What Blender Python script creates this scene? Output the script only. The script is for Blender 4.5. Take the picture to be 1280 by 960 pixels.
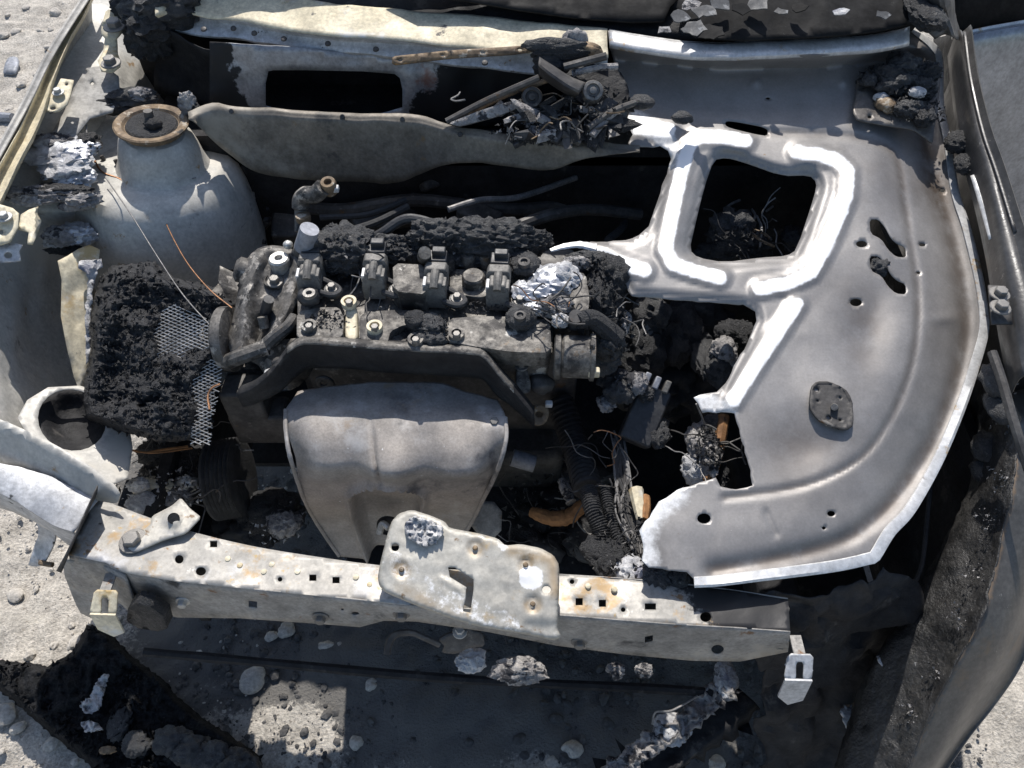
import bpy, bmesh, math, random
import numpy as np
from mathutils import Vector, Matrix, Euler
from mathutils.geometry import delaunay_2d_cdt

for o in list(bpy.data.objects): bpy.data.objects.remove(o)
SC = bpy.context.scene
COL = SC.collection
rnd = random.Random(7)

# ------------------------------------------------------------------ camera, sky, sun, exposure
H, PITCH, FPX = 1.80, math.radians(52), 1005.0
cam = bpy.data.cameras.new('camera'); cam.sensor_width = 36; cam.lens = FPX / 1280 * 36
cam.clip_start = 0.02; cam.clip_end = 200
camo = bpy.data.objects.new('camera', cam); COL.objects.link(camo)
camo.location = (0, 0, H); camo.rotation_euler = (math.pi / 2 - PITCH, 0, 0)
SC.camera = camo

SUN_EL, SUN_AZ = math.radians(51), math.radians(-3)      # azimuth from +Y (behind the car), + = towards +X
w = bpy.data.worlds.new('World'); SC.world = w; w.use_nodes = True
nt = w.node_tree
sky = nt.nodes.new('ShaderNodeTexSky'); sky.sky_type = 'NISHITA'; sky.sun_disc = False
sky.sun_elevation = SUN_EL; sky.sun_rotation = SUN_AZ; sky.air_density = 1.0; sky.dust_density = 1.2
bg = nt.nodes['Background']; nt.links.new(sky.outputs[0], bg.inputs[0]); bg.inputs[1].default_value = 0.13
sun = bpy.data.lights.new('sun', 'SUN'); sun.energy = 4.6; sun.angle = math.radians(0.5); sun.color = (1, .96, .91)
suno = bpy.data.objects.new('sun', sun); COL.objects.link(suno)
sd = Vector((math.sin(SUN_AZ) * math.cos(SUN_EL), math.cos(SUN_AZ) * math.cos(SUN_EL), math.sin(SUN_EL)))
suno.rotation_euler = sd.to_track_quat('Z', 'Y').to_euler(); suno.location = sd * 6
SC.view_settings.view_transform = 'Standard'; SC.view_settings.look = 'None'
SC.view_settings.exposure = 0.15; SC.view_settings.gamma = 1; SC.view_settings.use_curve_mapping = False

# ------------------------------------------------------------------ measuring: sight lines of the camera to real points
CP, SP = math.cos(PITCH), math.sin(PITCH)
def ray(px, py):
    a = (np.asarray(px, float) - 640) / FPX; b = (np.asarray(py, float) - 480) / FPX
    return a, CP - b * SP, -SP - b * CP
def P(px, py, z):
    dx, dy, dz = ray(px, py); t = (z - H) / dz
    return np.array([dx * t, dy * t, z])
def PY(px, py, Y):
    dx, dy, dz = ray(px, py); t = Y / dy
    return np.array([dx * t, Y, H + dz * t])
def PXX(px, py, X):
    dx, dy, dz = ray(px, py); t = X / dx
    return np.array([X, dy * t, H + dz * t])
class Plane:
    """a real plane z = a + bX + cY through three measured points; at() meets sight lines with it"""
    def __init__(s, *q):
        q = [np.array(P(*p)) if not isinstance(p, np.ndarray) else p for p in q]
        s.a, s.b, s.c = np.linalg.solve(np.array([[1, p[0], p[1]] for p in q]), np.array([p[2] for p in q]))
    def at(s, px, py, disp=0):
        dx, dy, dz = ray(px, py)
        t = (s.a + disp - H) / (dz - s.b * dx - s.c * dy)
        return np.stack([dx * t, dy * t, H + dz * t], -1)
class WallY:
    def __init__(s, Y): s.Y = Y
    def at(s, px, py, disp=0):
        dx, dy, dz = ray(px, py); t = (s.Y + disp) / dy
        return np.stack([dx * t, dy * t, H + dz * t], -1)

# ------------------------------------------------------------------ noise
def _hash(i, j, k, s):
    n = (i * 374761393 + j * 668265263 + k * 2147483647 + s * 144269504) & 0xffffffff
    n = ((n ^ (n >> 13)) * 1274126177) & 0xffffffff
    return ((n ^ (n >> 16)) & 0xffff) / 65535.0
def vnoise(p, s=0):
    p = np.asarray(p, float); f = np.floor(p).astype(np.int64); u = p - f; u = u * u * (3 - 2 * u)
    r = 0
    for a in (0, 1):
        for b in (0, 1):
            for c in (0, 1):
                wgt = (u[..., 0] if a else 1 - u[..., 0]) * (u[..., 1] if b else 1 - u[..., 1]) * (u[..., 2] if c else 1 - u[..., 2])
                r = r + wgt * _hash(f[..., 0] + a, f[..., 1] + b, f[..., 2] + c, s)
    return r * 2 - 1
def fbm(p, oct=4, s=0, ridged=False, gain=.55):
    p = np.asarray(p, float); a, r = 1., 0
    for i in range(oct):
        n = vnoise(p, s + i * 17)
        r = r + a * ((1 - 2 * np.abs(n)) if ridged else n); a *= gain; p = p * 2.03 + 5.1
    return r
def sstep(a, b, x):
    t = np.clip((x - a) / (b - a), 0, 1); return t * t * (3 - 2 * t)

# ------------------------------------------------------------------ materials
MATS = {}
def mat(name, c0, c1, scale=14, rough=(.55, .8), metal=0., bump=.25, bscale=120, spots=(), soot=None, mask=None, maskrough=None, spec=.4, bdist=.002, cracks=None, mott=.28, grain=.3, mrange=(.42, .6), mnoise=.8, mask2=None):
    """weathered surface: two base tones, spot layers (colour, noise scale, threshold, softness), an attribute layer"""
    m = bpy.data.materials.new(name); m.use_nodes = True; N = m.node_tree.nodes; L = m.node_tree.links
    b = N['Principled BSDF']; b.inputs['Metallic'].default_value = metal; b.inputs['Specular IOR Level'].default_value = spec
    tc = N.new('ShaderNodeTexCoord'); co = tc.outputs['Object']
    def noise(sc, det=6, ro=.6, off=0):
        n = N.new('ShaderNodeTexNoise'); n.inputs['Scale'].default_value = sc; n.inputs['Detail'].default_value = det; n.inputs['Roughness'].default_value = ro
        if off:
            mp = N.new('ShaderNodeMapping'); mp.inputs['Location'].default_value = (off, off * .7, -off); L.new(co, mp.inputs[0]); L.new(mp.outputs[0], n.inputs['Vector'])
        else: L.new(co, n.inputs['Vector'])
        return n.outputs['Fac']
    def ramp(src, a, bb):
        r = N.new('ShaderNodeMapRange'); r.interpolation_type = 'SMOOTHSTEP'; r.inputs[1].default_value = a; r.inputs[2].default_value = bb; L.new(src, r.inputs[0]); return r.outputs[0]
    def mix(f, ca, cb):
        x = N.new('ShaderNodeMix'); x.data_type = 'RGBA'
        L.new(f, x.inputs[0]) if not isinstance(f, float) else None
        for sck, c in ((x.inputs[6], ca), (x.inputs[7], cb)):
            if isinstance(c, tuple): sck.default_value = (*c, 1)
            else: L.new(c, sck)
        return x.outputs[2]
    n0 = noise(scale); col = mix(ramp(n0, .32, .68), c0, c1)
    fine = noise(bscale, 5, .65, 3.3)
    g = N.new('ShaderNodeMapRange'); g.inputs[1].default_value = .25; g.inputs[2].default_value = .75; g.inputs[3].default_value = 1 - grain; g.inputs[4].default_value = 1 + grain; L.new(fine, g.inputs[0])
    mul = N.new('ShaderNodeMix'); mul.data_type = 'RGBA'; mul.blend_type = 'MULTIPLY'; mul.inputs[0].default_value = 1
    L.new(col, mul.inputs[6]); L.new(g.outputs[0], mul.inputs[7]); col = mul.outputs[2]
    if mott:
        g2 = N.new('ShaderNodeMapRange'); g2.inputs[1].default_value = .3; g2.inputs[2].default_value = .7; g2.inputs[3].default_value = 1 - mott; g2.inputs[4].default_value = 1 + mott; L.new(noise(scale * 4.3, 8, .7, 12.3), g2.inputs[0])
        m2 = N.new('ShaderNodeMix'); m2.data_type = 'RGBA'; m2.blend_type = 'MULTIPLY'; m2.inputs[0].default_value = 1; L.new(col, m2.inputs[6]); L.new(g2.outputs[0], m2.inputs[7]); col = m2.outputs[2]
    k = 1.7
    for c, sc, th, soft in spots:
        th -= .035; col = mix(ramp(noise(sc, 8, .68, k), th, th + soft), col, c); k += 2.9
    if cracks:
        c, sc, wd = cracks
        v = N.new('ShaderNodeTexVoronoi'); v.feature = 'DISTANCE_TO_EDGE'; v.inputs['Scale'].default_value = sc; L.new(co, v.inputs['Vector'])
        col = mix(ramp(v.outputs['Distance'], wd, wd * .3), col, c)
    rr = N.new('ShaderNodeMapRange'); rr.inputs[3].default_value = rough[0]; rr.inputs[4].default_value = rough[1]; L.new(ramp(noise(scale * 2.3, 6, .6, 9.1), .3, .7), rr.inputs[0]); rough_o = rr.outputs[0]
    if mask:
        at = N.new('ShaderNodeAttribute'); at.attribute_name = 'mask'
        ad = N.new('ShaderNodeMath'); ad.operation = 'ADD'; L.new(at.outputs['Fac'], ad.inputs[0])
        sb = N.new('ShaderNodeMath'); sb.operation = 'MULTIPLY_ADD'; sb.inputs[1].default_value = mnoise; sb.inputs[2].default_value = -mnoise / 2; L.new(noise(90, 6, .7, 6.6), sb.inputs[0]); L.new(sb.outputs[0], ad.inputs[1])
        f = ramp(ad.outputs[0], *mrange)
        if mask2:
            a2 = N.new('ShaderNodeAttribute'); a2.attribute_name = 'mask2'; mu = N.new('ShaderNodeMath'); mu.operation = 'MULTIPLY'; L.new(a2.outputs['Fac'], mu.inputs[0]); L.new(ramp(noise(22, 7, .7, 4.4), .25, .6), mu.inputs[1]); col = mix(mu.outputs[0], col, mask2)
        col = mix(f, col, mask)
        if maskrough is not None:
            mr = N.new('ShaderNodeMix'); L.new(f, mr.inputs[0]); L.new(rough_o, mr.inputs[2]); mr.inputs[3].default_value = maskrough; rough_o = mr.outputs[0]
            mm = N.new('ShaderNodeMix'); L.new(f, mm.inputs[0]); mm.inputs[2].default_value = metal; mm.inputs[3].default_value = metal * .3; L.new(mm.outputs[0], b.inputs['Metallic'])
    L.new(col, b.inputs['Base Color']); L.new(rough_o, b.inputs['Roughness'])
    if bump:
        bp = N.new('ShaderNodeBump'); bp.inputs['Strength'].default_value = bump; bp.inputs['Distance'].default_value = bdist; L.new(fine, bp.inputs['Height']); L.new(bp.outputs[0], b.inputs['Normal'])
    MATS[name] = m; return m

WHITE_ASH = (.72, .71, .69); SOOT = (.018, .018, .019); RUST = (.24, .12, .05)
mat('sand', (.50, .44, .355), (.40, .355, .29), 5, (.9, 1), 0, .9, 160, [((.56, .52, .45), 14, .60, .1), ((.27, .24, .20), 60, .63, .06), ((.6, .55, .48), 110, .64, .05)], bdist=.008)
mat('stone', (.50, .46, .40), (.38, .35, .31), 30, (.8, .95), 0, .5, 150)
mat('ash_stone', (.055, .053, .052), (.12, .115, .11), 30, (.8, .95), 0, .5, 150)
mat('panel_grey', (.36, .345, .315), (.27, .262, .245), 7, (.5, .75), .15, .2, 150, [((.45, .425, .375), 5, .58, .12), ((.10, .096, .09), 9, .62, .12), ((.26, .18, .10), 25, .68, .06)], bdist=.0012)
mat('panel_light', (.52, .50, .45), (.43, .415, .38), 7, (.5, .75), .12, .2, 150, [((.52, .49, .43), 5, .58, .12), ((.16, .15, .14), 11, .64, .1), ((.32, .22, .12), 18, .66, .07)], bdist=.001, mott=.18, grain=.2)
mat('panel_brown', (.23, .20, .16), (.155, .138, .115), 7, (.5, .75), .15, .2, 150, [((.33, .30, .25), 5, .58, .12), ((.07, .066, .06), 10, .62, .12), ((.22, .15, .085), 16, .66, .08)], bdist=.0012)
mat('panel_cream', (.58, .51, .36), (.68, .61, .45), 6, (.55, .8), .05, .15, 140, [((.50, .36, .17), 8, .60, .12), ((.66, .65, .62), 5, .57, .1), ((.12, .11, .10), 14, .68, .06)], bdist=.001)
mat('panel_zinc', (.56, .56, .56), (.44, .44, .44), 9, (.45, .7), .3, .25, 150, [((.30, .22, .14), 30, .67, .06), ((.07, .07, .07), 26, .66, .05)], bdist=.0015)
mat('beam', (.44, .415, .37), (.33, .315, .285), 8, (.45, .7), .25, .2, 170, [((.58, .58, .59), 4, .57, .12), ((.40, .28, .15), 11, .585, .10), ((.24, .15, .08), 26, .63, .07), ((.66, .63, .57), 40, .66, .06), ((.16, .155, .15), 7, .63, .12), ((.44, .33, .18), 60, .66, .05)], bdist=.001, mask=(.035, .034, .034), mott=.2, grain=.2)
mat('firewall', (.42, .42, .43), (.30, .30, .31), 6, (.4, .6), .4, .15, 150, [((.30, .17, .14), 5, .62, .1), ((.14, .17, .26), 7, .66, .1)], mask=(.028, .027, .027), maskrough=.8, bdist=.001)
mat('beam_shaded', (.34, .322, .295), (.22, .212, .198), 8, (.5, .75), .15, .25, 170, [((.42, .39, .34), 7, .6, .1), ((.20, .12, .07), 24, .64, .08), ((.05, .05, .05), 12, .61, .12)], bdist=.0012, mask=(.03, .029, .029))  # beam steel with soot spots; front-face shade put into its colour
mat('plate_beige', (.50, .475, .415), (.39, .37, .325), 7, (.45, .7), .2, .2, 160, [((.46, .34, .19), 10, .60, .12), ((.42, .42, .43), 4, .56, .12), ((.70, .69, .66), 18, .66, .07), ((.22, .15, .09), 34, .66, .06)], bdist=.001, mask2=(.36, .25, .13), mask=(.80, .79, .77), mott=.2, grain=.2)
mat('char', (.018, .018, .0195), (.042, .042, .043), 40, (.38, .75), 0, 1., 320, [((.10, .098, .095), 160, .66, .05)], spec=.55, bdist=.007)
mat('char_slab', (.016, .0165, .018), (.038, .038, .040), 40, (.42, .7), 0, 1., 260, [((.075, .075, .077), 120, .64, .06)], spec=.5, bdist=.006, mott=.5, grain=.5)
mat('char_dull', (.014, .0145, .0155), (.034, .034, .035), 40, (.75, .95), 0, 1., 260, [((.06, .06, .06), 120, .66, .06)], spec=.08, bdist=.006, mott=.5, grain=.5)
mat('char_fine', (.022, .022, .024), (.06, .06, .06), 60, (.4, .7), 0, 1., 420, [((.14, .138, .13), 200, .63, .06)], spec=.6, bdist=.004)
mat('soot_black', (.014, .014, .0155), (.030, .0295, .030), 9, (.55, .85), 0, .6, 90, [((.075, .07, .065), 14, .62, .1)], spec=.25, bdist=.004)
mat('dark_metal', (.055, .052, .05), (.11, .104, .098), 12, (.45, .75), .3, .35, 140, [((.18, .17, .155), 30, .63, .08), ((.12, .07, .035), 18, .66, .08)], bdist=.0015)
mat('ash', (.60, .59, .575), (.36, .36, .37), 30, (.7, .95), 0, .8, 160, [((.10, .10, .105), 30, .62, .08), ((.26, .26, .30), 20, .6, .1)], bdist=.005)
mat('ash_grey', (.42, .40, .38), (.22, .21, .21), 30, (.7, .95), 0, 1., 130, [((.04, .04, .045), 26, .56, .06)], bdist=.008)
mat('melt', (.52, .53, .55), (.38, .385, .41), 24, (.32, .55), .5, .5, 90, [((.10, .10, .105), 22, .63, .1)], bdist=.003)
mat('rust', (.25, .18, .11), (.13, .095, .065), 26, (.6, .85), .2, .5, 150, [((.42, .37, .30), 40, .60, .08), ((.33, .20, .09), 30, .63, .08), ((.05, .045, .04), 30, .64, .06)])
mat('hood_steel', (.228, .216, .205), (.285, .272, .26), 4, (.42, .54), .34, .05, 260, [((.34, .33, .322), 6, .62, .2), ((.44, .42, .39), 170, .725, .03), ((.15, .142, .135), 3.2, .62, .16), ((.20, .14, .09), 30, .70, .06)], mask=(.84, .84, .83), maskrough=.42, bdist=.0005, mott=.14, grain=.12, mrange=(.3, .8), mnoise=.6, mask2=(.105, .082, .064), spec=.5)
mat('hood_hem', (.66, .66, .65), (.55, .545, .535), 12, (.32, .5), .35, .12, 150, [((.50, .36, .20), 16, .63, .07), ((.35, .33, .31), 40, .66, .08)], bdist=.0005, grain=.2, mott=.2)
mat('engine_alloy', (.19, .177, .157), (.095, .088, .079), 26, (.5, .75), .25, .5, 230, [((.045, .042, .04), 26, .53, .1), ((.48, .46, .42), 24, .64, .06), ((.16, .11, .065), 22, .64, .1)], bdist=.002, mott=.55)
mat('engine_soot', (.085, .08, .074), (.15, .14, .127), 18, (.45, .7), .25, .5, 200, [((.38, .35, .31), 22, .60, .05), ((.03, .03, .03), 30, .56, .1), ((.14, .10, .06), 18, .62, .1)], bdist=.002, mott=.55)
mat('coil', (.12, .115, .105), (.17, .16, .145), 40, (.5, .7), .05, .35, 260, [((.30, .28, .25), 60, .66, .06), ((.04, .04, .04), 50, .62, .06)], bdist=.001)
mat('black_plastic', (.028, .028, .03), (.045, .045, .046), 30, (.4, .6), 0, .4, 160, [((.10, .098, .094), 60, .67, .06)], spec=.5)
mat('bolt', (.16, .15, .14), (.26, .25, .23), 60, (.4, .6), .5, .2, 300)
mat('bolt_bright', (.55, .54, .51), (.42, .41, .38), 60, (.35, .55), .5, .2, 300)
mat('shield', (.34, .305, .27), (.24, .222, .205), 7, (.5, .7), .18, .3, 260, [((.46, .44, .42), 6, .58, .16), ((.10, .095, .094), 8, .60, .14), ((.30, .235, .17), 9, .62, .12), ((.58, .57, .56), 90, .70, .04)], bdist=.001, mott=.2, grain=.22)
mat('paint_burnt', (.035, .034, .034), (.06, .058, .056), 7, (.30, .5), .1, .25, 130, [((.16, .15, .14), 45, .66, .05), ((.13, .09, .055), 9, .66, .1)], spec=.6)
mat('paint_blister', (.028, .027, .0265), (.055, .053, .05), 16, (.32, .5), .2, .9, 130, [((.24, .23, .22), 110, .70, .04), ((.015, .015, .015), 20, .56, .1), ((.10, .08, .06), 9, .64, .1)], spec=.6, bdist=.004)
mat('fender_paint', (.075, .069, .062), (.11, .102, .092), 5, (.36, .5), .25, .15, 120, [((.15, .11, .075), 5, .62, .1), ((.25, .235, .215), 80, .70, .03)], spec=.55, mask=(.17, .125, .085))
mat('door_paint', (.23, .245, .275), (.25, .265, .29), 3, (.18, .26), .5, .05, 100, [((.12, .115, .11), 60, .74, .03)], spec=.7)
mat('copper', (.36, .19, .10), (.22, .12, .07), 60, (.4, .6), .7, .1, 200)
mat('wire_grey', (.16, .155, .15), (.26, .25, .24), 60, (.5, .7), .3, .2, 200)
mat('wire_mesh', (.62, .60, .57), (.36, .35, .33), 30, (.45, .65), .4, .2, 300)
mat('rubber', (.03, .03, .031), (.05, .05, .05), 20, (.6, .8), 0, .4, 200)
mat('scorch', (.30, .15, .06), (.16, .08, .035), 20, (.6, .8), .1, .4, 150, [((.03, .03, .03), 14, .6, .1)])
mat('glass_shard', (.05, .052, .055), (.095, .098, .10), 22, (.5, .75), 0, .3, 120, [((.24, .245, .245), 50, .62, .08), ((.03, .03, .03), 30, .6, .06)], spec=.4)
mat('glass_sooty', (.012, .012, .0125), (.022, .0215, .021), 8, (.55, .8), 0, .2, 100, [((.05, .05, .048), 60, .68, .05)], spec=.06)
mat('scrap_grey', (.30, .31, .34), (.22, .23, .25), 12, (.5, .7), .2, .2, 100)

# ------------------------------------------------------------------ object helpers
ORG = {}
def tag(o, label=None, cat=None, group=None, kind=None):
    if label: o['label'] = label
    if cat: o['category'] = cat
    if group: o['group'] = group
    if kind: o['kind'] = kind
    return o
def empty(name, loc, label, cat, group=None):
    o = bpy.data.objects.new(name, None); o.empty_display_size = .05; COL.objects.link(o); o.location = Vector(loc); ORG[o.name] = Vector(loc)
    return tag(o, label, cat, group)
def obj(name, V, F, m, parent=None, smooth=True, th=0, bevel=0, mask=None, off=-1, loc=None, auto=35, mask2=None):
    V = np.asarray(V, float)
    org = ORG[parent.name] if parent else Vector(loc if loc is not None else (float(V[:, 0].mean()), float(V[:, 1].mean()), float(V[:, 2].min())))
    me = bpy.data.meshes.new(name); me.from_pydata((V - np.array(org)).tolist(), [], [list(map(int, f)) for f in F])
    me.materials.append(MATS[m]); me.polygons.foreach_set('use_smooth', [bool(smooth)] * len(me.polygons))
    if mask is not None:
        a = me.attributes.new('mask', 'FLOAT', 'POINT'); a.data.foreach_set('value', np.asarray(mask, np.float32))
    if mask2 is not None:
        a = me.attributes.new('mask2', 'FLOAT', 'POINT'); a.data.foreach_set('value', np.asarray(mask2, np.float32))
    me.update()
    o = bpy.data.objects.new(name, me); COL.objects.link(o)
    if parent: o.parent = parent
    else: o.location = org
    ORG[o.name] = org
    if th:
        s = o.modifiers.new('s', 'SOLIDIFY'); s.thickness = th; s.offset = off; s.use_even_offset = False
    if bevel:
        b = o.modifiers.new('b', 'BEVEL'); b.width = bevel; b.segments = 2; b.limit_method = 'ANGLE'; b.angle_limit = math.radians(40)
    if smooth and (th or bevel or auto):
        try: me.set_sharp_from_angle(angle=math.radians(auto))
        except Exception: pass
    return o
class MB:
    def __init__(s): s.v, s.f = [], []
    def add(s, V, F):
        n = len(s.v); s.v += [tuple(map(float, p)) for p in V]; s.f += [[i + n for i in f] for f in F]; return s
    def box(s, c, size, rot=None):
        R = rot or Matrix.Identity(3); c = Vector(c); h = Vector(size) / 2
        V = [c + R @ Vector((x * h.x, y * h.y, z * h.z)) for x in (-1, 1) for y in (-1, 1) for z in (-1, 1)]
        return s.add(V, [(0, 1, 3, 2), (4, 6, 7, 5), (0, 4, 5, 1), (2, 3, 7, 6), (0, 2, 6, 4), (1, 5, 7, 3)])
    def cyl(s, p0, p1, r0, r1=None, n=20, cap=True):
        r1 = r0 if r1 is None else r1; p0, p1 = Vector(p0), Vector(p1); q = (p1 - p0).normalized().to_track_quat('Z', 'Y').to_matrix()
        V = []
        for p, r in ((p0, r0), (p1, r1)):
            V += [p + q @ Vector((r * math.cos(t), r * math.sin(t), 0)) for t in [2 * math.pi * i / n for i in range(n)]]
        F = [(i, (i + 1) % n, n + (i + 1) % n, n + i) for i in range(n)]
        if cap: F += [tuple(range(n))[::-1], tuple(range(n, 2 * n))]
        return s.add(V, F)
    def lathe(s, c, axis, prof, n=40, cap=True):
        q = Vector(axis).normalized().to_track_quat('Z', 'Y').to_matrix(); c = Vector(c); V, F = [], []
        for r, z in prof: V += [c + q @ Vector((r * math.cos(2 * math.pi * i / n), r * math.sin(2 * math.pi * i / n), z)) for i in range(n)]
        for k in range(len(prof) - 1): F += [(k * n + i, k * n + (i + 1) % n, (k + 1) * n + (i + 1) % n, (k + 1) * n + i) for i in range(n)]
        if cap: F += [tuple(range(n))[::-1], tuple(range((len(prof) - 1) * n, len(prof) * n))]
        return s.add(V, F)
    def tube(s, pts, r, n=8, seg=5, wob=0, sq=1):
        C = crom([np.asarray(p, float) for p in pts], seg); m = len(C); V, F = [], []
        up = Vector((0, 0, 1)); prev = None
        for i, p in enumerate(C):
            t = Vector(C[min(i + 1, m - 1)] - C[max(i - 1, 0)]).normalized()
            x = t.cross(up) if prev is None else prev - t * prev.dot(t)
            if x.length < 1e-4: x = t.cross(Vector((0, 1, 0)))
            x.normalize(); prev = x; y = t.cross(x)
            rr = r(i / (m - 1)) if callable(r) else r
            if wob: rr *= 1 + wob * rnd.uniform(-1, 1)
            V += [Vector(p) + x * (rr * math.cos(2 * math.pi * k / n)) + y * (rr * sq * math.sin(2 * math.pi * k / n)) for k in range(n)]
        for i in range(m - 1): F += [(i * n + k, i * n + (k + 1) % n, (i + 1) * n + (k + 1) % n, (i + 1) * n + k) for k in range(n)]
        F += [tuple(range(n))[::-1], tuple(range((m - 1) * n, m * n))]
        return s.add(V, F)
    def build(s, name, m, parent=None, **k): return obj(name, s.v, s.f, m, parent, **k)
def crom(pts, seg=5):
    pts = [np.asarray(p, float) for p in pts]
    if len(pts) < 3 or seg < 2: return pts if seg < 2 else [pts[0] + (pts[1] - pts[0]) * i / seg for i in range(seg + 1)]
    out = []
    for i in range(len(pts) - 1):
        a = pts[i - 1] if i else 2 * pts[0] - pts[1]; b, c = pts[i], pts[i + 1]; d = pts[i + 2] if i + 2 < len(pts) else 2 * pts[-1] - pts[-2]
        for k in range(seg):
            t = k / seg; out.append(.5 * (2 * b + (c - a) * t + (2 * a - 5 * b + 4 * c - d) * t * t + (3 * b - a - 3 * c + d) * t ** 3))
    out.append(pts[-1]); return out
def resample(pts, n):
    pts = np.array(pts); L = np.r_[0, np.cumsum(np.linalg.norm(np.diff(pts, axis=0), axis=1))]; t = np.linspace(0, L[-1], n)
    return np.stack([np.interp(t, L, pts[:, k]) for k in range(pts.shape[1])], 1)
def loft(name, rows, m, parent=None, nu=40, seg=4, th=.0015, noise=0, nscale=12, straight=False, disp=None, mask=None, **k):
    """smooth surface through rows of points; a row is (z, [(px,py)..]) or [(px,py,z)..] or [arrays]"""
    R = []
    for r in rows:
        if isinstance(r, tuple): r = [P(x, y, r[0]) for x, y in r[1]]
        else: r = [P(*p) if not isinstance(p, np.ndarray) else p for p in r]
        R.append(resample(np.array(crom(r, 8)), nu))
    cols = [np.array([R[i][j] for i in range(len(R))]) for j in range(nu)]
    G = np.array([np.array(c if straight else crom(c, seg)) for c in cols]); nv = G.shape[1]
    if disp is not None: G = disp(G)
    V = G.reshape(-1, 3)
    if noise: V = V + noise * np.stack([fbm(V * nscale, 3, 1), fbm(V * nscale, 3, 2), fbm(V * nscale, 3, 3)], 1)
    F = [(i * nv + j, (i + 1) * nv + j, (i + 1) * nv + j + 1, i * nv + j + 1) for i in range(nu - 1) for j in range(nv - 1)]
    return obj(name, V, F, m, parent, th=th, off=0, mask=None if mask is None else mask(G).ravel(), **k)
def inpoly(pts, poly):
    x, y = pts[:, 0], pts[:, 1]; r = np.zeros(len(pts), bool); n = len(poly)
    for i in range(n):
        x0, y0 = poly[i]; x1, y1 = poly[(i + 1) % n]
        if y0 == y1: continue
        r ^= ((y0 > y) != (y1 > y)) & (x < (x1 - x0) * (y - y0) / (y1 - y0) + x0)
    return r
def pdist(pts, line, closed=False):
    line = np.asarray(line, float); d = np.full(len(pts), 1e9); n = len(line)
    for i in range(n if closed else n - 1):
        a, b = line[i], line[(i + 1) % n]; ab = b - a; t = np.clip(((pts - a) @ ab) / max(ab @ ab, 1e-9), 0, 1)
        d = np.minimum(d, np.linalg.norm(pts - a - t[:, None] * ab, axis=1))
    return d
def rounded(poly, it=2, k=.25):
    p = np.asarray(poly, float)
    for _ in range(it):
        q = np.roll(p, -1, 0); p = np.stack([p + k * (q - p), q - k * (q - p)], 1).reshape(-1, 2)
    return p
def densify(poly, step, jit=0, seed=0):
    out = []; r = random.Random(seed); n = len(poly)
    for i in range(n):
        a, b = np.asarray(poly[i], float), np.asarray(poly[(i + 1) % n], float); k = max(1, int(np.linalg.norm(b - a) / step))
        for t in range(k): out.append(a + (b - a) * t / k + (np.array([r.uniform(-jit, jit), r.uniform(-jit, jit)]) if jit else 0))
    return np.array(out)
def ell(cx, cy, rx, ry=None, n=14, rot=0):
    ry = rx if ry is None else ry; c, s = math.cos(rot), math.sin(rot)
    return np.array([(cx + rx * math.cos(t) * c - ry * math.sin(t) * s, cy + rx * math.cos(t) * s + ry * math.sin(t) * c) for t in [2 * math.pi * i / n for i in range(n)]])
def rect(cx, cy, w_, h_, sk=0): return np.array([(cx - w_ / 2, cy - h_ / 2), (cx + w_ / 2, cy - h_ / 2 + sk), (cx + w_ / 2, cy + h_ / 2 + sk), (cx - w_ / 2, cy + h_ / 2)])
def sheet(name, outline, surf, m, parent=None, holes=(), step=7, disp=None, th=.0015, mask=None, jit=0, smooth=True, off=-1, mask2=None, **k):
    """pressed sheet: outline and holes on a real surface, relief disp(points), real thickness"""
    outs = densify(outline, step, jit); hs = [densify(h, max(step * .8, 2.5)) for h in holes]
    lo, hi = outs.min(0), outs.max(0)
    gx, gy = np.meshgrid(np.arange(lo[0], hi[0], step), np.arange(lo[1], hi[1], step)); gx = gx + (np.arange(gx.shape[0]) % 2)[:, None] * step * .5
    G = np.stack([gx.ravel(), gy.ravel()], 1); G = G[inpoly(G, outs)]
    if len(G): G = G[pdist(G, outs, True) > step * .45]
    for h in hs:
        if len(G): G = G[~inpoly(G, h)]
        if len(G): G = G[pdist(G, h, True) > step * .45]
    V2 = list(outs); E = [(i, (i + 1) % len(outs)) for i in range(len(outs))]
    for h in hs:
        n = len(V2); V2 += list(h); E += [(n + i, n + (i + 1) % len(h)) for i in range(len(h))]
    V2 += list(G)
    r = delaunay_2d_cdt([Vector((float(v[0]), float(v[1]))) for v in V2], E, [], 0, 1e-4)
    vv = np.array([(v[0], v[1]) for v in r[0]]); F = np.array([f for f in r[2]])
    c = vv[F].mean(1); keep = inpoly(c, outs)
    for h in hs: keep &= ~inpoly(c, h)
    F = F[keep]
    # faces look at the camera: picture y runs down
    a, b, cc = vv[F[:, 0]], vv[F[:, 1]], vv[F[:, 2]]
    cr = (b[:, 0] - a[:, 0]) * (cc[:, 1] - a[:, 1]) - (b[:, 1] - a[:, 1]) * (cc[:, 0] - a[:, 0])
    F = np.where((cr > 0)[:, None], F[:, ::-1], F)
    V = surf.at(vv[:, 0], vv[:, 1], disp(vv) if disp is not None else 0)
    return obj(name, V, F, m, parent, th=th, mask=None if mask is None else mask(vv), mask2=None if mask2 is None else mask2(vv), smooth=smooth, off=off, **k)
_ICO = {}
def ico(sub):
    if sub not in _ICO:
        b = bmesh.new(); bmesh.ops.create_icosphere(b, subdivisions=sub, radius=1); _ICO[sub] = (np.array([v.co[:] for v in b.verts]), [[v.index for v in f.verts] for f in b.faces]); b.free()
    return _ICO[sub]
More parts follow.
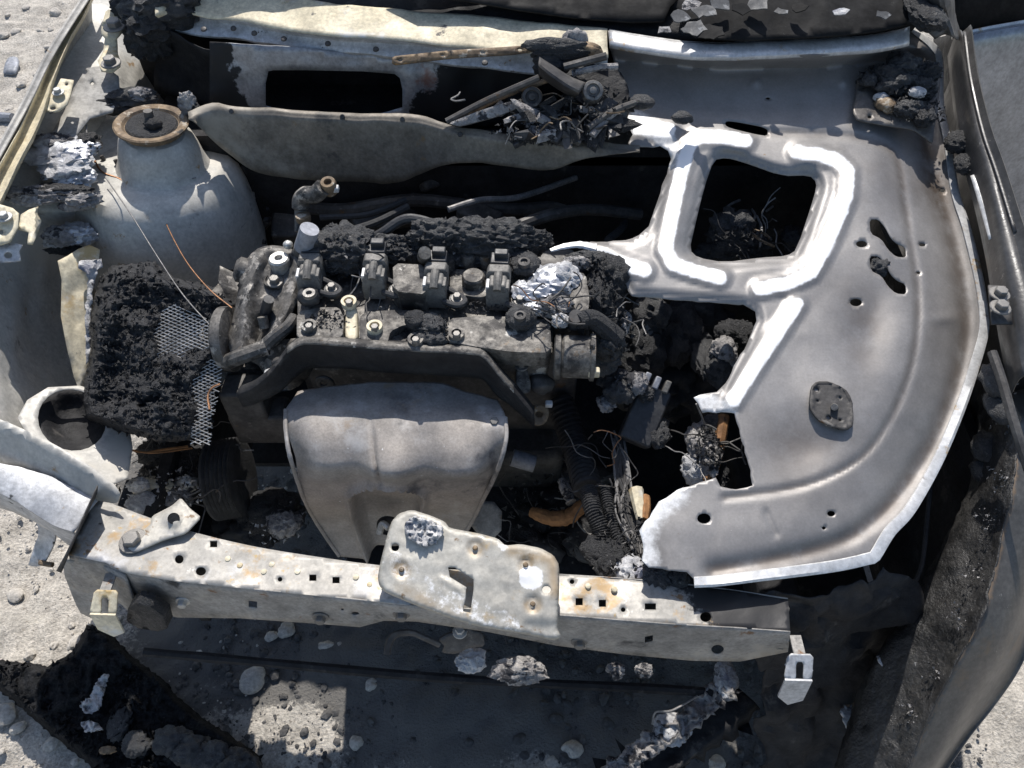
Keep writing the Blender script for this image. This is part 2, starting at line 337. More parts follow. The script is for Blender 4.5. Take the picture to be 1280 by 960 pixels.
def lump(name, c, r, m, parent=None, seed=0, sub=4, amp=.45, freq=1.6, ridged=True, rot=(0, 0, 0), flat=0, **k):
    V, F = ico(sub); q = V * freq + seed * 3.7
    d = amp * .30 * fbm(q * 1.9, 4, seed, ridged, .62) + amp * .45 * fbm(q * .6 + 9, 2, seed + 5) + amp * .16 * fbm(q * 7.3, 2, seed + 3)
    W = V * (1 + d)[:, None] * np.array(r)
    if flat: W[:, 2] = np.maximum(W[:, 2], -r[2] * flat)
    W = W @ np.array(Euler(rot).to_matrix()).T + np.array(c)
    return obj(name, W, F, m, parent, auto=70, **k)
def shard(name, c, r, m, parent, seed):
    q = random.Random(seed); b = bmesh.new(); R = Euler((q.uniform(-.7, .7), q.uniform(-.7, .7), q.uniform(0, 6.28))).to_matrix()
    for _ in range(11): b.verts.new(Vector(c) + R @ Vector((q.uniform(-1, 1) * r[0], q.uniform(-1, 1) * r[1], q.uniform(-1, 1) * r[2])))
    bmesh.ops.convex_hull(b, input=b.verts); bmesh.ops.delete(b, geom=[v for v in b.verts if not v.link_faces], context='VERTS'); b.verts.index_update()
    V = [v.co[:] for v in b.verts]; F = [[v.index for v in f.verts] for f in b.faces]; b.free()
    return obj(name, V, F, m, parent, smooth=False)
def crumbs(parent, spots, n, r0, r1, m, seed=0, name='crumbs'):
    """loose flakes too small to pick apart, strewn over measured spots (centre, radii)"""
    q = random.Random(seed); b = MB()
    T = [(0, 1, 2), (0, 3, 1), (1, 3, 2), (0, 2, 3)]
    for i in range(n):
        c, rr = spots[q.randrange(len(spots))]; d = Vector((q.gauss(0, 1), q.gauss(0, 1), q.gauss(0, 1) + .8)).normalized(); p = Vector(c) + Vector((d.x * rr[0], d.y * rr[1], d.z * rr[2])) * q.uniform(.85, 1.15)
        s_ = r0 + (r1 - r0) * q.random() ** 2
        R = Euler((q.uniform(0, 6), q.uniform(0, 6), q.uniform(0, 6))).to_matrix(); f = q.uniform(.2, .6)
        V = [p + R @ Vector((x * s_ * q.uniform(.6, 1.5), y * s_ * q.uniform(.6, 1.3), z * s_ * f)) for x, y, z in ((1, 0, -.5), (-.6, .9, -.3), (-.6, -.9, -.4), (0, 0, 1), )]
        b.add(V, T)
    o = b.build(name, m, parent, smooth=False); o['kind'] = 'stuff'; return o
def tangle(parent, centre, spread, n, m, r=(.0008, .0016), seed=0, k=5, name='bare_wire'):
    q = random.Random(seed)
    for i in range(n):
        p = np.array(centre) + np.array([q.gauss(0, 1) * spread[0], q.gauss(0, 1) * spread[1], q.gauss(0, .4) * spread[2]]); pts = [p]; d = np.array([q.gauss(0, 1), q.gauss(0, 1), q.gauss(0, .4)])
        for j in range(k):
            d = d / np.linalg.norm(d) + np.array([q.gauss(0, .55), q.gauss(0, .55), q.gauss(0, .35)]); p = p + d / np.linalg.norm(d) * q.uniform(.010, .022); pts.append(p)
        mm = q.choice(m) if isinstance(m, (list, tuple)) else m
        if mm in ('copper', 'scorch') and q.random() < .7: mm = 'dark_metal'
        MB().tube(pts, q.uniform(*r), 5, 3).build(name, mm, parent)
_BOLT = {}
def bolt(c, r, h, parent, m='bolt', axis=(0, 0, 1), washer=True, name='bolt'):
    key = (m, washer)
    if key not in _BOLT:
        b = MB()
        if washer: b.lathe((0, 0, 0), (0, 0, 1), [(1.55, 0), (1.6, .12), (1.5, .22), (1.0, .24)], 18)
        b.lathe((0, 0, .2 if washer else 0), (0, 0, 1), [(1, 0), (1, .62), (.86, .75), (.5, .76)], 6)
        me = bpy.data.meshes.new('bolt'); me.from_pydata(b.v, [], b.f); me.materials.append(MATS[m]); _BOLT[key] = me
    o = bpy.data.objects.new(name, _BOLT[key]); COL.objects.link(o); o.parent = parent
    o.location = Vector(c) - ORG[parent.name]; o.rotation_euler = Vector(axis).to_track_quat('Z', 'Y').to_euler(); o.scale = (r, r, h); ORG[o.name] = Vector(c)
    return o
def wire(name, pts, r, m, parent=None, label=None, cat=None, group=None, n=6, seg=6):
    o = MB().tube(pts, r, n, seg).build(name, m, parent)
    return tag(o, label, cat, group)
# ================================================================== SETTING: ground
MATS['sand'].name = 'sand_plain'
mat('sand', (.50, .46, .40), (.41, .378, .33), 5, (.9, 1), 0, .9, 160, [((.56, .52, .45), 14, .60, .1), ((.27, .24, .20), 60, .63, .06), ((.6, .55, .48), 110, .64, .05)], bdist=.008, mask=(.16, .152, .14), grain=.5, mott=.35)
def ground():
    fx = np.arange(-2.2, 2.2, .016); xs = np.r_[np.linspace(-40, -2.4, 14), fx, np.linspace(2.4, 40, 14)]
    fy = np.arange(.2, 3.6, .016); ys = np.r_[np.linspace(-40, 0, 12), fy, np.linspace(3.8, 60, 14)]
    X, Y = np.meshgrid(xs, ys, indexing='ij'); Q = np.stack([X, Y, 0 * X], -1)
    Z = .012 * fbm(Q * 3.1, 3, 4) + .006 * fbm(Q * 22, 4, 8) + .004 * fbm(Q * 60, 2, 9)
    soot = 1.42 - np.hypot((X - .25) / 1.1, (Y - .95) / .66) + .2 * fbm(Q * 2.6, 3, 31) + .12 * fbm(Q * 9, 3, 33) - .5 * np.exp(-((X + .46) / .11) ** 2 - ((Y - .45) / .07) ** 2) - .4 * np.exp(-((X - .1) / .10) ** 2 - ((Y - .40) / .06) ** 2)  # soot with the car's shade painted in, thinned where sunlit patches fall
    V = np.stack([X, Y, Z], -1).reshape(-1, 3); ny = len(ys)
    F = [(i * ny + j, (i + 1) * ny + j, (i + 1) * ny + j + 1, i * ny + j + 1) for i in range(len(xs) - 1) for j in range(ny - 1)]
    tag(obj('ground', V, F, 'sand', mask=np.clip(soot * 1.3, 0, .80).ravel(), loc=(0, 0, 0), auto=0), kind='structure')
ground()
def pebble(c, r, seed, sub=1):
    V, F = ico(sub); d = 1 + .45 * vnoise(V * 1.1 + seed * 2.1, seed) + (.18 * vnoise(V * 2.6 + seed, seed + 1) if sub > 1 else 0)
    d = np.minimum(d, .95 + .25 * np.abs(V @ np.array([.5, .6, .62]))); s = np.array([r * rnd.uniform(.8, 1.3), r * rnd.uniform(.7, 1.1), r * rnd.uniform(.5, .8)])
    a = rnd.uniform(0, 6.28); c_, s_ = math.cos(a), math.sin(a); W = V * d[:, None] * s
    return np.stack([W[:, 0] * c_ - W[:, 1] * s_, W[:, 0] * s_ + W[:, 1] * c_, W[:, 2]], 1) + np.array(c), F
def gravel(name, n, x0, x1, y0, y1, r0, r1, m, label):
    b = MB()
    for i in range(n):
        r = r0 + (r1 - r0) * rnd.random() ** 4; V, F = pebble((rnd.uniform(x0, x1), rnd.uniform(y0, y1), r * .15), r, i); b.add(V, F)
    tag(b.build(name, m, smooth=False, loc=((x0 + x1) / 2, (y0 + y1) / 2, 0)), label, 'gravel', kind='stuff')
gravel('gravel', 4200, -1.75, -.55, .3, 3.3, .002, .011, 'stone', 'pale gravel scattered over the sandy ground left of the burnt car')
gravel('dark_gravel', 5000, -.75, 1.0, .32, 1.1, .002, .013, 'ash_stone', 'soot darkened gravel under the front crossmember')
gravel('side_gravel', 700, .85, 1.7, .5, 2.2, .003, .010, 'stone', 'pale gravel scattered over the ground right of the burnt car')

# ================================================================== THE BURNT CAR: shell
car = empty('burnt_car', (0, 1.0, 0), 'burnt out car shell, its engine bay laid bare by fire', 'car')
# --- left fender top channel
def fender_row(pts, dz): return [P(x, y, z + dz) for x, y, z in pts]
fo = [(118, -20, 1.0), (66, 62, .985), (36, 122, .97), (0, 188, .955), (-45, 268, .94), (-80, 330, .92)]
sk = [P(x, y, z) + np.array([-.09, 0, -.60]) for x, y, z in fo]; skm = [P(x, y, z) + np.array([-.085, 0, -.25]) for x, y, z in fo]
sk0 = [P(x, y, z) + np.array([-.015, 0, -.02]) for x, y, z in fo]
lip = [P(x + 4, y + 3, z) for x, y, z in fo]
loft('fender', [sk, skm, sk0, [P(*p) for p in fo], lip], 'panel_grey', car, nu=30, seg=3)
ch = [(122, -20, .985), (73, 68, .97), (46, 130, .955), (9, 203, .94), (-34, 280, .925)]
ch2 = [(123, -20, .985), (74, 78, .972), (53, 142, .957), (22, 207, .942), (-10, 275, .925)]
loft('fender_flange', [[P(x - 5, y - 4, z + .01) for x, y, z in ch], [P(x - 1, y, z - .008) for x, y, z in ch], [P(x - 1, y, z - .006) for x, y, z in ch2], [P(*p) for p in ch2], [P(x + 2, y + 3, z - .012) for x, y, z in ch2]], 'panel_cream', car, nu=30, seg=3, noise=.002)
# --- left inner fender
loft('inner_fender', [[(112, -20, .93), (150, 10, .92), (176, 30, .88), (215, 60, .78)],
                      [(70, 85, .92), (110, 108, .9), (140, 125, .87), (200, 160, .76)],
                      [(42, 150, .9), (80, 170, .875), (108, 190, .84), (150, 225, .74)],
                      [(14, 215, .87), (48, 235, .84), (85, 262, .79), (130, 300, .66)],
                      [(-25, 290, .84), (22, 320, .77), (60, 345, .69), (115, 375, .58)],
                      [(-40, 400, .83), (14, 420, .73), (45, 440, .65), (105, 460, .55)],
                      [(-45, 490, .80), (10, 500, .73), (45, 510, .66), (100, 530, .55)],
                      [(-45, 560, .78), (5, 565, .72), (60, 560, .64), (120, 560, .55)], [(-45, 612, .73), (5, 608, .69), (60, 604, .61), (120, 600, .52)]], 'panel_light', car, nu=40, seg=8, noise=.006, nscale=14)
# side rail wall left edge: lit upright flange
pl = Plane((70, 322, .80), (125, 312, .79), (97, 488, .66))
sheet('side_bracket', [(72, 326), (84, 320), (98, 311), (112, 306), (125, 312), (122, 335), (114, 360), (112, 400), (111, 450), (106, 472), (99, 489), (92, 470), (84, 436), (76, 395), (77, 350)], pl, 'panel_cream', car, step=6, disp=lambda v: .004 * fbm(np.c_[v, v[:, :1] * 0] * .05, 3, 2) + .01 * sstep(95, 78, v[:, 0]))
sheet('ash_seam', [(98, 326), (126, 324), (128, 333), (122, 337), (119, 350), (115, 365), (114, 400), (112, 452), (107, 455), (106, 420), (107, 380), (110, 350), (108, 340), (99, 336)], Plane((70, 322, .812), (125, 312, .802), (97, 488, .672)), 'ash', car, step=4, disp=lambda v: .008 * fbm(np.c_[v, v[:, :1] * 0] * .12, 3, 5), jit=1.2)
hp = sheet('front_panel', [(22, 522), (34, 500), (60, 484), (100, 482), (140, 495), (160, 520), (166, 560), (160, 598), (140, 606), (110, 598), (70, 574), (38, 550)], Plane((20, 510, .75), (165, 560, .68), (100, 600, .71)), 'panel_light', car, holes=[ell(90, 525, 43, 38, 24, .3)], step=6)
sheet('opening_shade', ell(92, 527, 46, 41, 24, .3), Plane((20, 510, .735), (165, 560, .665), (100, 600, .695)), 'soot_black', car, step=8, th=.004, disp=lambda v: -.03 * sstep(0, 30, 44 - np.hypot(v[:, 0] - 92, v[:, 1] - 527)))  # black sheet added behind the panel opening to stand for its darkness
# shelf plates by the hinge
sheet('hinge_shelf', [(108, 85), (130, 82), (148, 95), (150, 120), (140, 140), (112, 148), (95, 170), (78, 182), (62, 170), (80, 140), (92, 110)], Plane((108, 85, .935), (150, 95, .925), (70, 175, .90)), 'panel_grey', car, holes=[ell(106, 90, 3), ell(115, 104, 2.5)], step=6, th=.003)
sheet('tab_bracket', [(76, 98), (92, 100), (88, 118), (84, 130), (74, 138), (62, 141), (55, 136), (60, 122), (70, 110)], Plane((76, 98, .965), (92, 100, .962), (58, 138, .95)), 'panel_cream', car, holes=[ell(83, 105, 2.2), ell(66, 135, 4, 2.5)], step=5, th=.003)
bolt(P(73, 116, .961), .007, .009, car, 'bolt_bright')
hg = sheet('hood_hinge', [(127, 32), (132, 14), (144, 10), (156, 14), (157, 28), (152, 40), (146, 48), (147, 66), (150, 74), (150, 82), (140, 90), (126, 88), (122, 76), (129, 64), (131, 48), (126, 42)], Plane((132, 12, 1.0), (156, 14, .995), (126, 88, .95)), 'panel_cream', car, step=4, th=.004, disp=lambda v: .006 * np.exp(-((v[:, 1] - 26) / 3) ** 2) - .012 * np.exp(-((v[:, 1] - 58) / 10) ** 2))
bolt(P(144, 34, .995), .014, .016, car, 'bolt'); bolt(P(139, 80, .962), .012, .015, car, 'bolt')
# corner bracket at the left edge
cbp = Plane((0, 256, .93), (23, 266, .925), (0, 305, .905))
sheet('corner_bracket', [(-20, 250), (2, 256), (16, 260), (23, 266), (22, 284), (12, 302), (0, 306), (-20, 300)], cbp, 'panel_cream', car, holes=[ell(1, 290, 3.5)], step=5, th=.003)
bolt(P(6, 272, .926), .008, .01, car, 'bolt_bright')
sheet('corner_bracket', [(23, 286), (26, 268), (36, 262), (48, 258), (47, 268), (52, 276), (48, 290), (41, 305), (34, 304), (36, 290), (30, 288)], Plane((26, 268, .91), (48, 258, .905), (40, 304, .89)), 'panel_cream', car, step=4, th=.003, disp=lambda v: -.012 * sstep(44, 50, v[:, 0]))
sheet('ring_tab', [(-15, 306), (8, 308), (20, 304), (28, 306), (24, 314), (26, 326), (6, 328), (-15, 322)], Plane((-15, 306, .90), (28, 306, .89), (6, 328, .88)), 'panel_zinc', car, holes=[ell(10, 319, 5, 4)], step=4, th=.003)
# --- strut tower with its mount
loft('tower_shelf', [[(96, 142, .872), (125, 140, .868), (150, 150, .86)], [(80, 180, .862), (112, 182, .852), (152, 190, .832)], [(60, 220, .850), (100, 222, .836), (150, 222, .815)], [(40, 256, .838), (78, 258, .822), (118, 246, .806)], [(45, 268, .815), (84, 272, .80), (122, 258, .785)], [(62, 300, .74), (98, 302, .72), (132, 290, .70)]], 'panel_light', car, nu=24, seg=6, noise=.003)
tc0 = P(190, 158, .915); ax = Vector((.08, .06, 1)).normalized()
b = MB(); b.lathe(Vector(tc0) + Vector((-.018, .0, 0)), ax, [(.182, -.42), (.180, -.26), (.176, -.185), (.168, -.142), (.154, -.108), (.138, -.090), (.112, -.080), (.06, -.076)], 72, False); b.lathe(tc0, ax, [(.092, -.086), (.083, -.076), (.076, -.062), (.072, -.042), (.066, -.026), (.055, -.015), (.03, -.012)], 64)
V = np.array(b.v); V = V + .0035 * np.stack([fbm(V * 15, 3, 1), fbm(V * 15, 3, 2), fbm(V * 15, 3, 3)], 1)
tw = obj('strut_tower', V, b.f, 'panel_light', car)
for a, zz in ((4.1, -.19), (4.3, -.19), (4.55, -.2), (4.8, -.19), (5.1, -.195), (4.45, -.235), (4.7, -.24), (3.9, -.22)):
    q = ax.to_track_quat('Z', 'Y').to_matrix(); p = Vector(tc0) + q @ Vector((.1735 * math.cos(a) - .02, .1735 * math.sin(a) + .004, zz)); nrm = q @ Vector((math.cos(a), math.sin(a), 0))
    MB().cyl(p, p + nrm * .006, .0055, .004, 10).build('spot_weld', 'soot_black', tw)
b = MB(); b.lathe(Vector(tc0) + ax * -.012, ax, [(.040, 0), (.056, .004), (.060, .012), (.066, .015), (.067, .019), (.064, .021), (.052, .019), (.048, .014), (.030, .012), (.012, .014)], 48)
MB().tube([Vector(tc0) + Vector((-.02, .004, 0)) + ax.to_track_quat('Z', 'Y').to_matrix() @ Vector((.1735 * math.cos(t), .1735 * math.sin(t), -.178)) for t in np.linspace(2.6, 6.6, 40)], .0028, 6, 2, .35).build('seam_weld', 'panel_grey', tw)
sm = b.build('strut_mount', 'rust', tw)
b = MB(); b.lathe(Vector(tc0) + ax * .002, ax, [(.047, 0), (.044, .004), (.030, .006), (.02, .004)], 36); b.build('mount_rubber', 'char', tw)
b = MB(); b.cyl(Vector(tc0) + ax * .004, Vector(tc0) + ax * .032, .010, .008, 12); b.build('strut_rod', 'dark_metal', tw)
lump('char_crumb', Vector(tc0) + ax * .014 + Vector((.008, -.012, 0)), (.014, .012, .010), 'char', tw, 3, 3)
for k, (px, py) in enumerate(((136, 211), (153, 216), (222, 226))):
    p = Vector(P(px, py, .828)); MB().cyl(p, p + Vector((-.006, .006, .026)), .0046, .004, 10).build('stud', 'dark_metal', tw)
# --- brake line ends beside the tower
for k, (px, py, z) in enumerate(((267, 280, .66), (285, 292, .64))):
    p = Vector(P(px, py, z)); MB().lathe(p, (0, -.2, 1), [(.015, -.03), (.016, 0), (.012, .005), (.006, .006)], 16).build('line_fitting', 'panel_zinc', car)
MB().tube([P(284, 292, .60), P(283, 262, .68), P(286, 240, .735), P(290, 226, .76)], lambda t: .010 if t < .55 else (.013 if t < .72 else .007), 10, 8).build('brake_line', 'dark_metal', car)
MB().tube([P(266, 281, .665), P(252, 296, .66), P(230, 297, .66)], .0022, 6).build('brake_line', 'wire_grey', car)
MB().tube([P(343, 236, .70), P(352, 250, .66), P(372, 282, .6)], .008, 8).build('brake_line', 'dark_metal', car)
# --- cowl front panel (bulkhead)
top = [(235, 146), (250, 139), (269, 134), (289, 138), (350, 142), (430, 146), (502, 149), (536, 153), (576, 166), (620, 171), (660, 173), (730, 180), (800, 187)]
back = [P(x, y - 5, .935) for x, y in top]
ft = [P(x, y + 1, .932) for x, y in top]
botp = [(240, 152), (258, 168), (279, 188), (319, 213), (380, 223), (430, 226), (485, 229), (526, 218), (576, 204), (640, 210), (687, 212), (727, 199), (800, 189)]
bt = resample(np.array(crom(ft, 6)), 13)
bot = [PY(x, y, float(Y) - .015) for (x, y), Y in zip(botp, np.interp([p[0] for p in botp], [p[0] for p in top], [f[1] for f in ft]))]
loft('cowl_front', [back, ft, [f * .85 + g * .15 + np.array([0, -.006, 0]) for f, g in zip(ft, [bot[i] for i in range(13)])], bot], 'panel_brown', car, nu=70, seg=6, noise=.004, nscale=10)
for px, py in ((289, 140), (428, 147), (503, 150), (575, 169), (655, 177), (664, 178)): MB().cyl(P(px, py - 1, .934), P(px, py - 1, .940), .005, .004, 10).build('stud', 'dark_metal', car)
# --- firewall below, black
b = MB(); b.box((0, 1.36, .50), (1.5, .02, .72)); b.build('firewall', 'soot_black', car)
sheet('firewall_panel', [(262, 52), (300, 55), (360, 58), (430, 66), (500, 72), (600, 82), (680, 92), (745, 100), (745, 160), (262, 152)], WallY(1.435), 'firewall', car, holes=[rounded([(332, 90), (345, 87), (490, 90), (503, 100), (503, 146), (332, 146)], 1)], step=7, disp=lambda v: .012 * fbm(np.c_[v, v[:, :1] * 0] * .02, 3, 3), mask=lambda v: np.clip(.75 * sstep(500, 560, v[:, 0] + 25 * fbm(np.c_[v, v[:, :1] * 0] * .03, 3, 8)) + .8 * sstep(300, 275, v[:, 0] - .35 * (v[:, 1] - 60) + 8 * fbm(np.c_[v, v[:, :1] * 0] * .06, 3, 8)) + .7 * sstep(500, 520, v[:, 0]) * sstep(110, 130, v[:, 1]), 0, .85))
b = MB(); b.box((0, 1.62, .90), (1.6, .02, .5)); b.build('cabin_panel', 'soot_black', car)
b = MB(); b.box((0, 1.5, .80), (1.5, .3, .02)); b.build('plenum_floor', 'soot_black', car)
loft('plenum_side', [[(205, 40, .99), (255, 52, .985), (275, 56, .98)], [(198, 70, .92), (240, 90, .90), (275, 110, .88)], [(190, 110, .86), (225, 125, .84), (270, 140, .82)]], 'soot_black', car, nu=12, noise=.01)
# --- cowl upper panel
cu = [(196, 18), (225, -2), (255, -10), (330, 4), (425, 20), (500, 25), (560, 29), (640, 38), (700, 46), (760, 52)]
cm = [(200, 26), (230, 18), (280, 24), (340, 36), (425, 48), (500, 54), (560, 60), (640, 66), (700, 70), (760, 74)]
cl = [(205, 38), (240, 41), (279, 44), (336, 54), (430, 65), (492, 73), (560, 80), (660, 90), (720, 96), (760, 98)]
loft('cowl_ledge', [[P(x, y - 14, 1.035) for x, y in cu], [P(x, y, 1.03) for x, y in cu], [P(x, y - 2, 1.018) for x, y in cm]], 'panel_cream', car, nu=60, seg=5, noise=.004)
loft('cowl_lip', [[P(x, y - 2, 1.017) for x, y in cm], [P(x, y + 3, 1.0) for x, y in cm], [P(x, y, .985) for x, y in cl], [P(x, y + 2, .972) for x, y in cl]], 'panel_zinc', car, nu=60, seg=4, noise=.003)
for px, py in ((255, 35), (292, 34), (318, 40), (355, 47), (410, 53), (470, 60), (540, 68), (606, 77)):
    MB().lathe(P(px, py + 2, 1.001), (0, -.3, 1), [(.006, 0), (.005, .003), (.002, .004)], 12).build('rivet', 'dark_metal', car)
# --- dash and windscreen remains across the top
loft('dashboard', [(1.02, [(260, 0), (425, 16), (560, 24), (700, 38), (830, 48), (1000, 50), (1140, 40)]), (1.035, [(300, -12), (430, 2), (560, 10), (700, 20), (830, 30), (1000, 34), (1150, 20)]), (1.05, [(320, -45), (430, -38), (560, -30), (700, -25), (830, -20), (1000, -20), (1160, -30)]), (1.06, [(320, -90), (430, -90), (560, -90), (700, -85), (830, -80), (1000, -80), (1160, -90)])], 'soot_black', car, nu=50, seg=5, noise=.008)
sheet('windscreen_remnant', [(480, -30), (520, -6), (580, 0), (650, 12), (720, 22), (790, 27), (830, 26), (838, 8), (850, -4), (850, -30)], Plane((480, -20, 1.075), (830, -20, 1.07), (700, 20, 1.055)), 'glass_sooty', car, step=9, th=.004)
sheet('windscreen_remnant', [(852, -20), (846, 8), (855, 30), (880, 46), (930, 50), (990, 47), (1050, 44), (1100, 38), (1134, 30), (1142, 0), (1148, -30)], Plane((860, -20, 1.085), (1140, -20, 1.085), (980, 47, 1.05)), 'glass_sooty', car, step=9, th=.004, disp=lambda v: .004 * fbm(np.c_[v, v[:, :1] * 0] * .03, 3, 3))
# --- right pillar and fender
loft('pillar', [[(1134, -40, 1.12), (1142, 0, 1.07), (1150, 30, 1.04), (1168, 52, 1.02)], [(1150, -40, 1.13), (1160, 0, 1.09), (1170, 20, 1.06), (1182, 45, 1.03)], [(1172, -40, 1.13), (1185, 0, 1.09), (1190, 25, 1.05), (1196, 50, 1.02)], [(1182, -40, 1.05), (1193, 0, 1.0), (1198, 30, .95), (1202, 50, .93)]], 'dark_metal', car, nu=20, noise=.005)
lump('char_crust', P(1160, 22, 1.07), (.028, .035, .015), 'char', car, 14)
lump('char_crust', P(1147, 8, 1.075), (.018, .03, .012), 'char', car, 15)
fi = [(1196, 40, .99), (1203, 100, .965), (1214, 165, .945), (1228, 215, .93), (1246, 290, .91), (1262, 380, .885), (1280, 470, .86)]
fc = [(1203, 40, 1.0), (1211, 100, .975), (1226, 165, .955), (1243, 215, .94), (1266, 290, .92), (1292, 380, .90), (1325, 470, .87)]
fx_ = [P(*p) + np.array([.018, 0, -.03]) for p in fc]; fd = [P(*p) + np.array([.03, 0, -.5]) for p in fc]
loft('fender', [[P(*p) + np.array([.004, 0, -.05]) for p in fi], [P(*p) for p in fi], [P(*p) for p in fc], fx_, fd], 'paint_burnt', car, nu=40, seg=4)
loft('fender_edge', [[P(x + 1, y, z + .003) for x, y, z in fc[:5]], [P(x + 5, y, z + .004) for x, y, z in fc[:5]], [P(x + 8, y + 3, z - .004) for x, y, z in fc[:5]]], 'paint_burnt', car, nu=30, seg=3)
loft('bright_rail', [[(1213, 220, .905), (1222, 250, .9), (1236, 300, .89)], [(1221, 218, .91), (1230, 250, .905), (1243, 296, .895)], [(1226, 222, .90), (1238, 254, .895), (1250, 294, .885)]], 'hood_hem', car, nu=14, seg=3)
for px, py in ((1249, 368), (1250, 385)): bolt(P(px, py, .90), .010, .012, car, 'bolt')
sheet('bolt_tab', [(1236, 356), (1262, 358), (1266, 405), (1240, 405)], Plane((1236, 356, .895), (1262, 358, .89), (1240, 405, .885)), 'dark_metal', car, step=6, th=.003)
lump('char_crust', P(1207, 205, .90), (.018, .022, .014), 'char', car, 17); lump('char_crust', P(1198, 178, .91), (.018, .022, .015), 'char', car, 18)
loft('right_gutter', [[P(x - 4, y, z - .10) for x, y, z in fi], [P(x - 14, y + 4, z - .17) for x, y, z in fi], [P(x - 30, y + 10, z - .26) for x, y, z in fi]], 'soot_black', car, nu=30, noise=.005)
# open door standing out past the fender
d0 = PY(1196, 36, 1.72); 
loft('door', [[PY(1190, 48, 1.70), PY(1240, 37, 1.73), PY(1330, 22, 1.78)], [PY(1196, 58, 1.675), PY(1240, 48, 1.705), PY(1330, 34, 1.755)], [PY(1200, 130, 1.665), PY(1250, 122, 1.695), PY(1340, 110, 1.745)], [PY(1205, 210, 1.68), PY(1255, 202, 1.71), PY(1350, 192, 1.76)], [PY(1215, 300, 1.70), PY(1268, 296, 1.73), PY(1360, 290, 1.78)], [PY(1225, 345, 1.74), PY(1275, 342, 1.77), PY(1365, 335, 1.82)]], 'door_paint', car, nu=24, seg=6, th=.004)
loft('door_window', [[PY(1192, 44, 1.712), PY(1240, 33, 1.742), PY(1330, 18, 1.792)], [PY(1188, -60, 1.78), PY(1240, -70, 1.81), PY(1330, -80, 1.86)]], 'glass_sooty', car, nu=10, seg=2, th=.004)
loft('window_trim', [[PY(1190, 49, 1.697), PY(1240, 38, 1.727), PY(1330, 23, 1.777)], [PY(1191, 43, 1.70), PY(1240, 32, 1.73), PY(1330, 17, 1.78)]], 'hood_hem', car, nu=10, seg=2, th=.005)
# --- front crossmember: pressed top with holes, front face, back face, floor
ZB = .72
bk = [(120, 622), (185, 647), (247, 667), (320, 684), (400, 697), (475, 707), (560, 712), (700, 718), (805, 725), (900, 735), (985, 748)]
ftp = [(86, 693), (132, 703), (157, 716), (217, 726), (320, 737), (430, 748), (520, 757), (610, 763), (697, 769), (832, 780), (920, 785), (988, 790)]
SQ = [rect(267, 680, 9, 8), ell(224, 699, 5.5, 5.5), ell(251, 714, 6.5, 5.5), ell(350, 724, 3), rect(391, 722, 9, 8), rect(420, 725, 9, 8), ell(715, 727, 3), rect(724, 752, 9, 9), rect(753, 754, 9, 9), ell(779, 762, 3), rect(813, 758, 14, 8), ell(882, 771, 7, 6.5)]
beamtop = Plane((120, 622, ZB), (500, 730, ZB), (985, 780, ZB - .003))
cm_ = sheet('front_crossmember', bk + ftp[::-1], beamtop, 'beam', car, holes=SQ, step=6, th=.002, disp=lambda v: .0015 * fbm(np.c_[v, v[:, :1] * 0] * .03, 3, 6), mask=lambda v: np.clip(.42 * sstep(14, 2, pdist(v, [(86, 693), (120, 660), (150, 640)])) + .85 * sstep(800, 905, v[:, 0] - .9 * (v[:, 1] - 750)), 0, .85))
ftd = resample(np.array(ftp, float), 80)
yft = P(ftd[:, 0], ftd[:, 1], np.full(80, ZB)); 
class Front:
    def at(s, px, py, disp=0):
        px = np.asarray(px, float); Y = np.interp(px, ftd[:, 0], yft[1]) - .0005 + disp
        dx, dy, dz = ray(px, py); t = Y / dy; return np.stack([dx * t, dy * t, H + dz * t], -1)
fbp = [(92, 735), (125, 748), (165, 759), (222, 772), (300, 773), (400, 780), (450, 784), (480, 776), (520, 777), (610, 790), (695, 807), (780, 818), (865, 826), (925, 827), (985, 815)]
sheet('crossmember_face', [(x, y + .4) for x, y in ftp] + fbp[::-1], Front(), 'beam_shaded', car, holes=[rect(316, 755, 11, 8, 1), ell(444, 767, 5, 2.2), ell(428, 762, 2, 1.5), rect(811, 800, 10, 8, -2), ell(897, 812, 8, 6)], step=6, th=.002, disp=lambda v: -.004 * np.exp(-((v[:, 0] - 500) / 22) ** 2 - ((v[:, 1] - 766) / 8) ** 2) + .002 * fbm(np.c_[v, v[:, :1] * 0] * .04, 3, 7), mask=lambda v: np.clip(.4 * sstep(880, 975, v[:, 0]) + .35 * sstep(240, 160, v[:, 0]), 0, .85))
loft('crossmember_back', [[P(x, y, ZB - .003) for x, y in bk], [P(x, y, ZB - .003) + np.array([0, .004, -.06]) for x, y in bk], [P(x, y, ZB - .003) + np.array([0, -.05, -.065]) for x, y in bk]], 'beam_shaded', car, nu=40, straight=True)
bx_ = lambda px, py: Vector(Front().at(px, py)) + Vector((0, -.001, 0))
for px, py, mm, r in ((229, 750, 'bolt_bright', .007), (401, 770, 'bolt', .008), (502, 766, 'bolt', .008), (724, 801, 'bolt', .008)): bolt(bx_(px, py), r, .011, car, mm, axis=(0, -1, .1))
for px, py in ((285, 699), (340, 706), (372, 715), (462, 731), (735, 733), (768, 737), (330, 715), (300, 707), (445, 722)): MB().lathe(P(px, py, ZB), (0, 0, 1), [(.005, -.001), (.004, .002), (.0015, .003)], 10).build('weld_nugget', 'panel_cream', car)
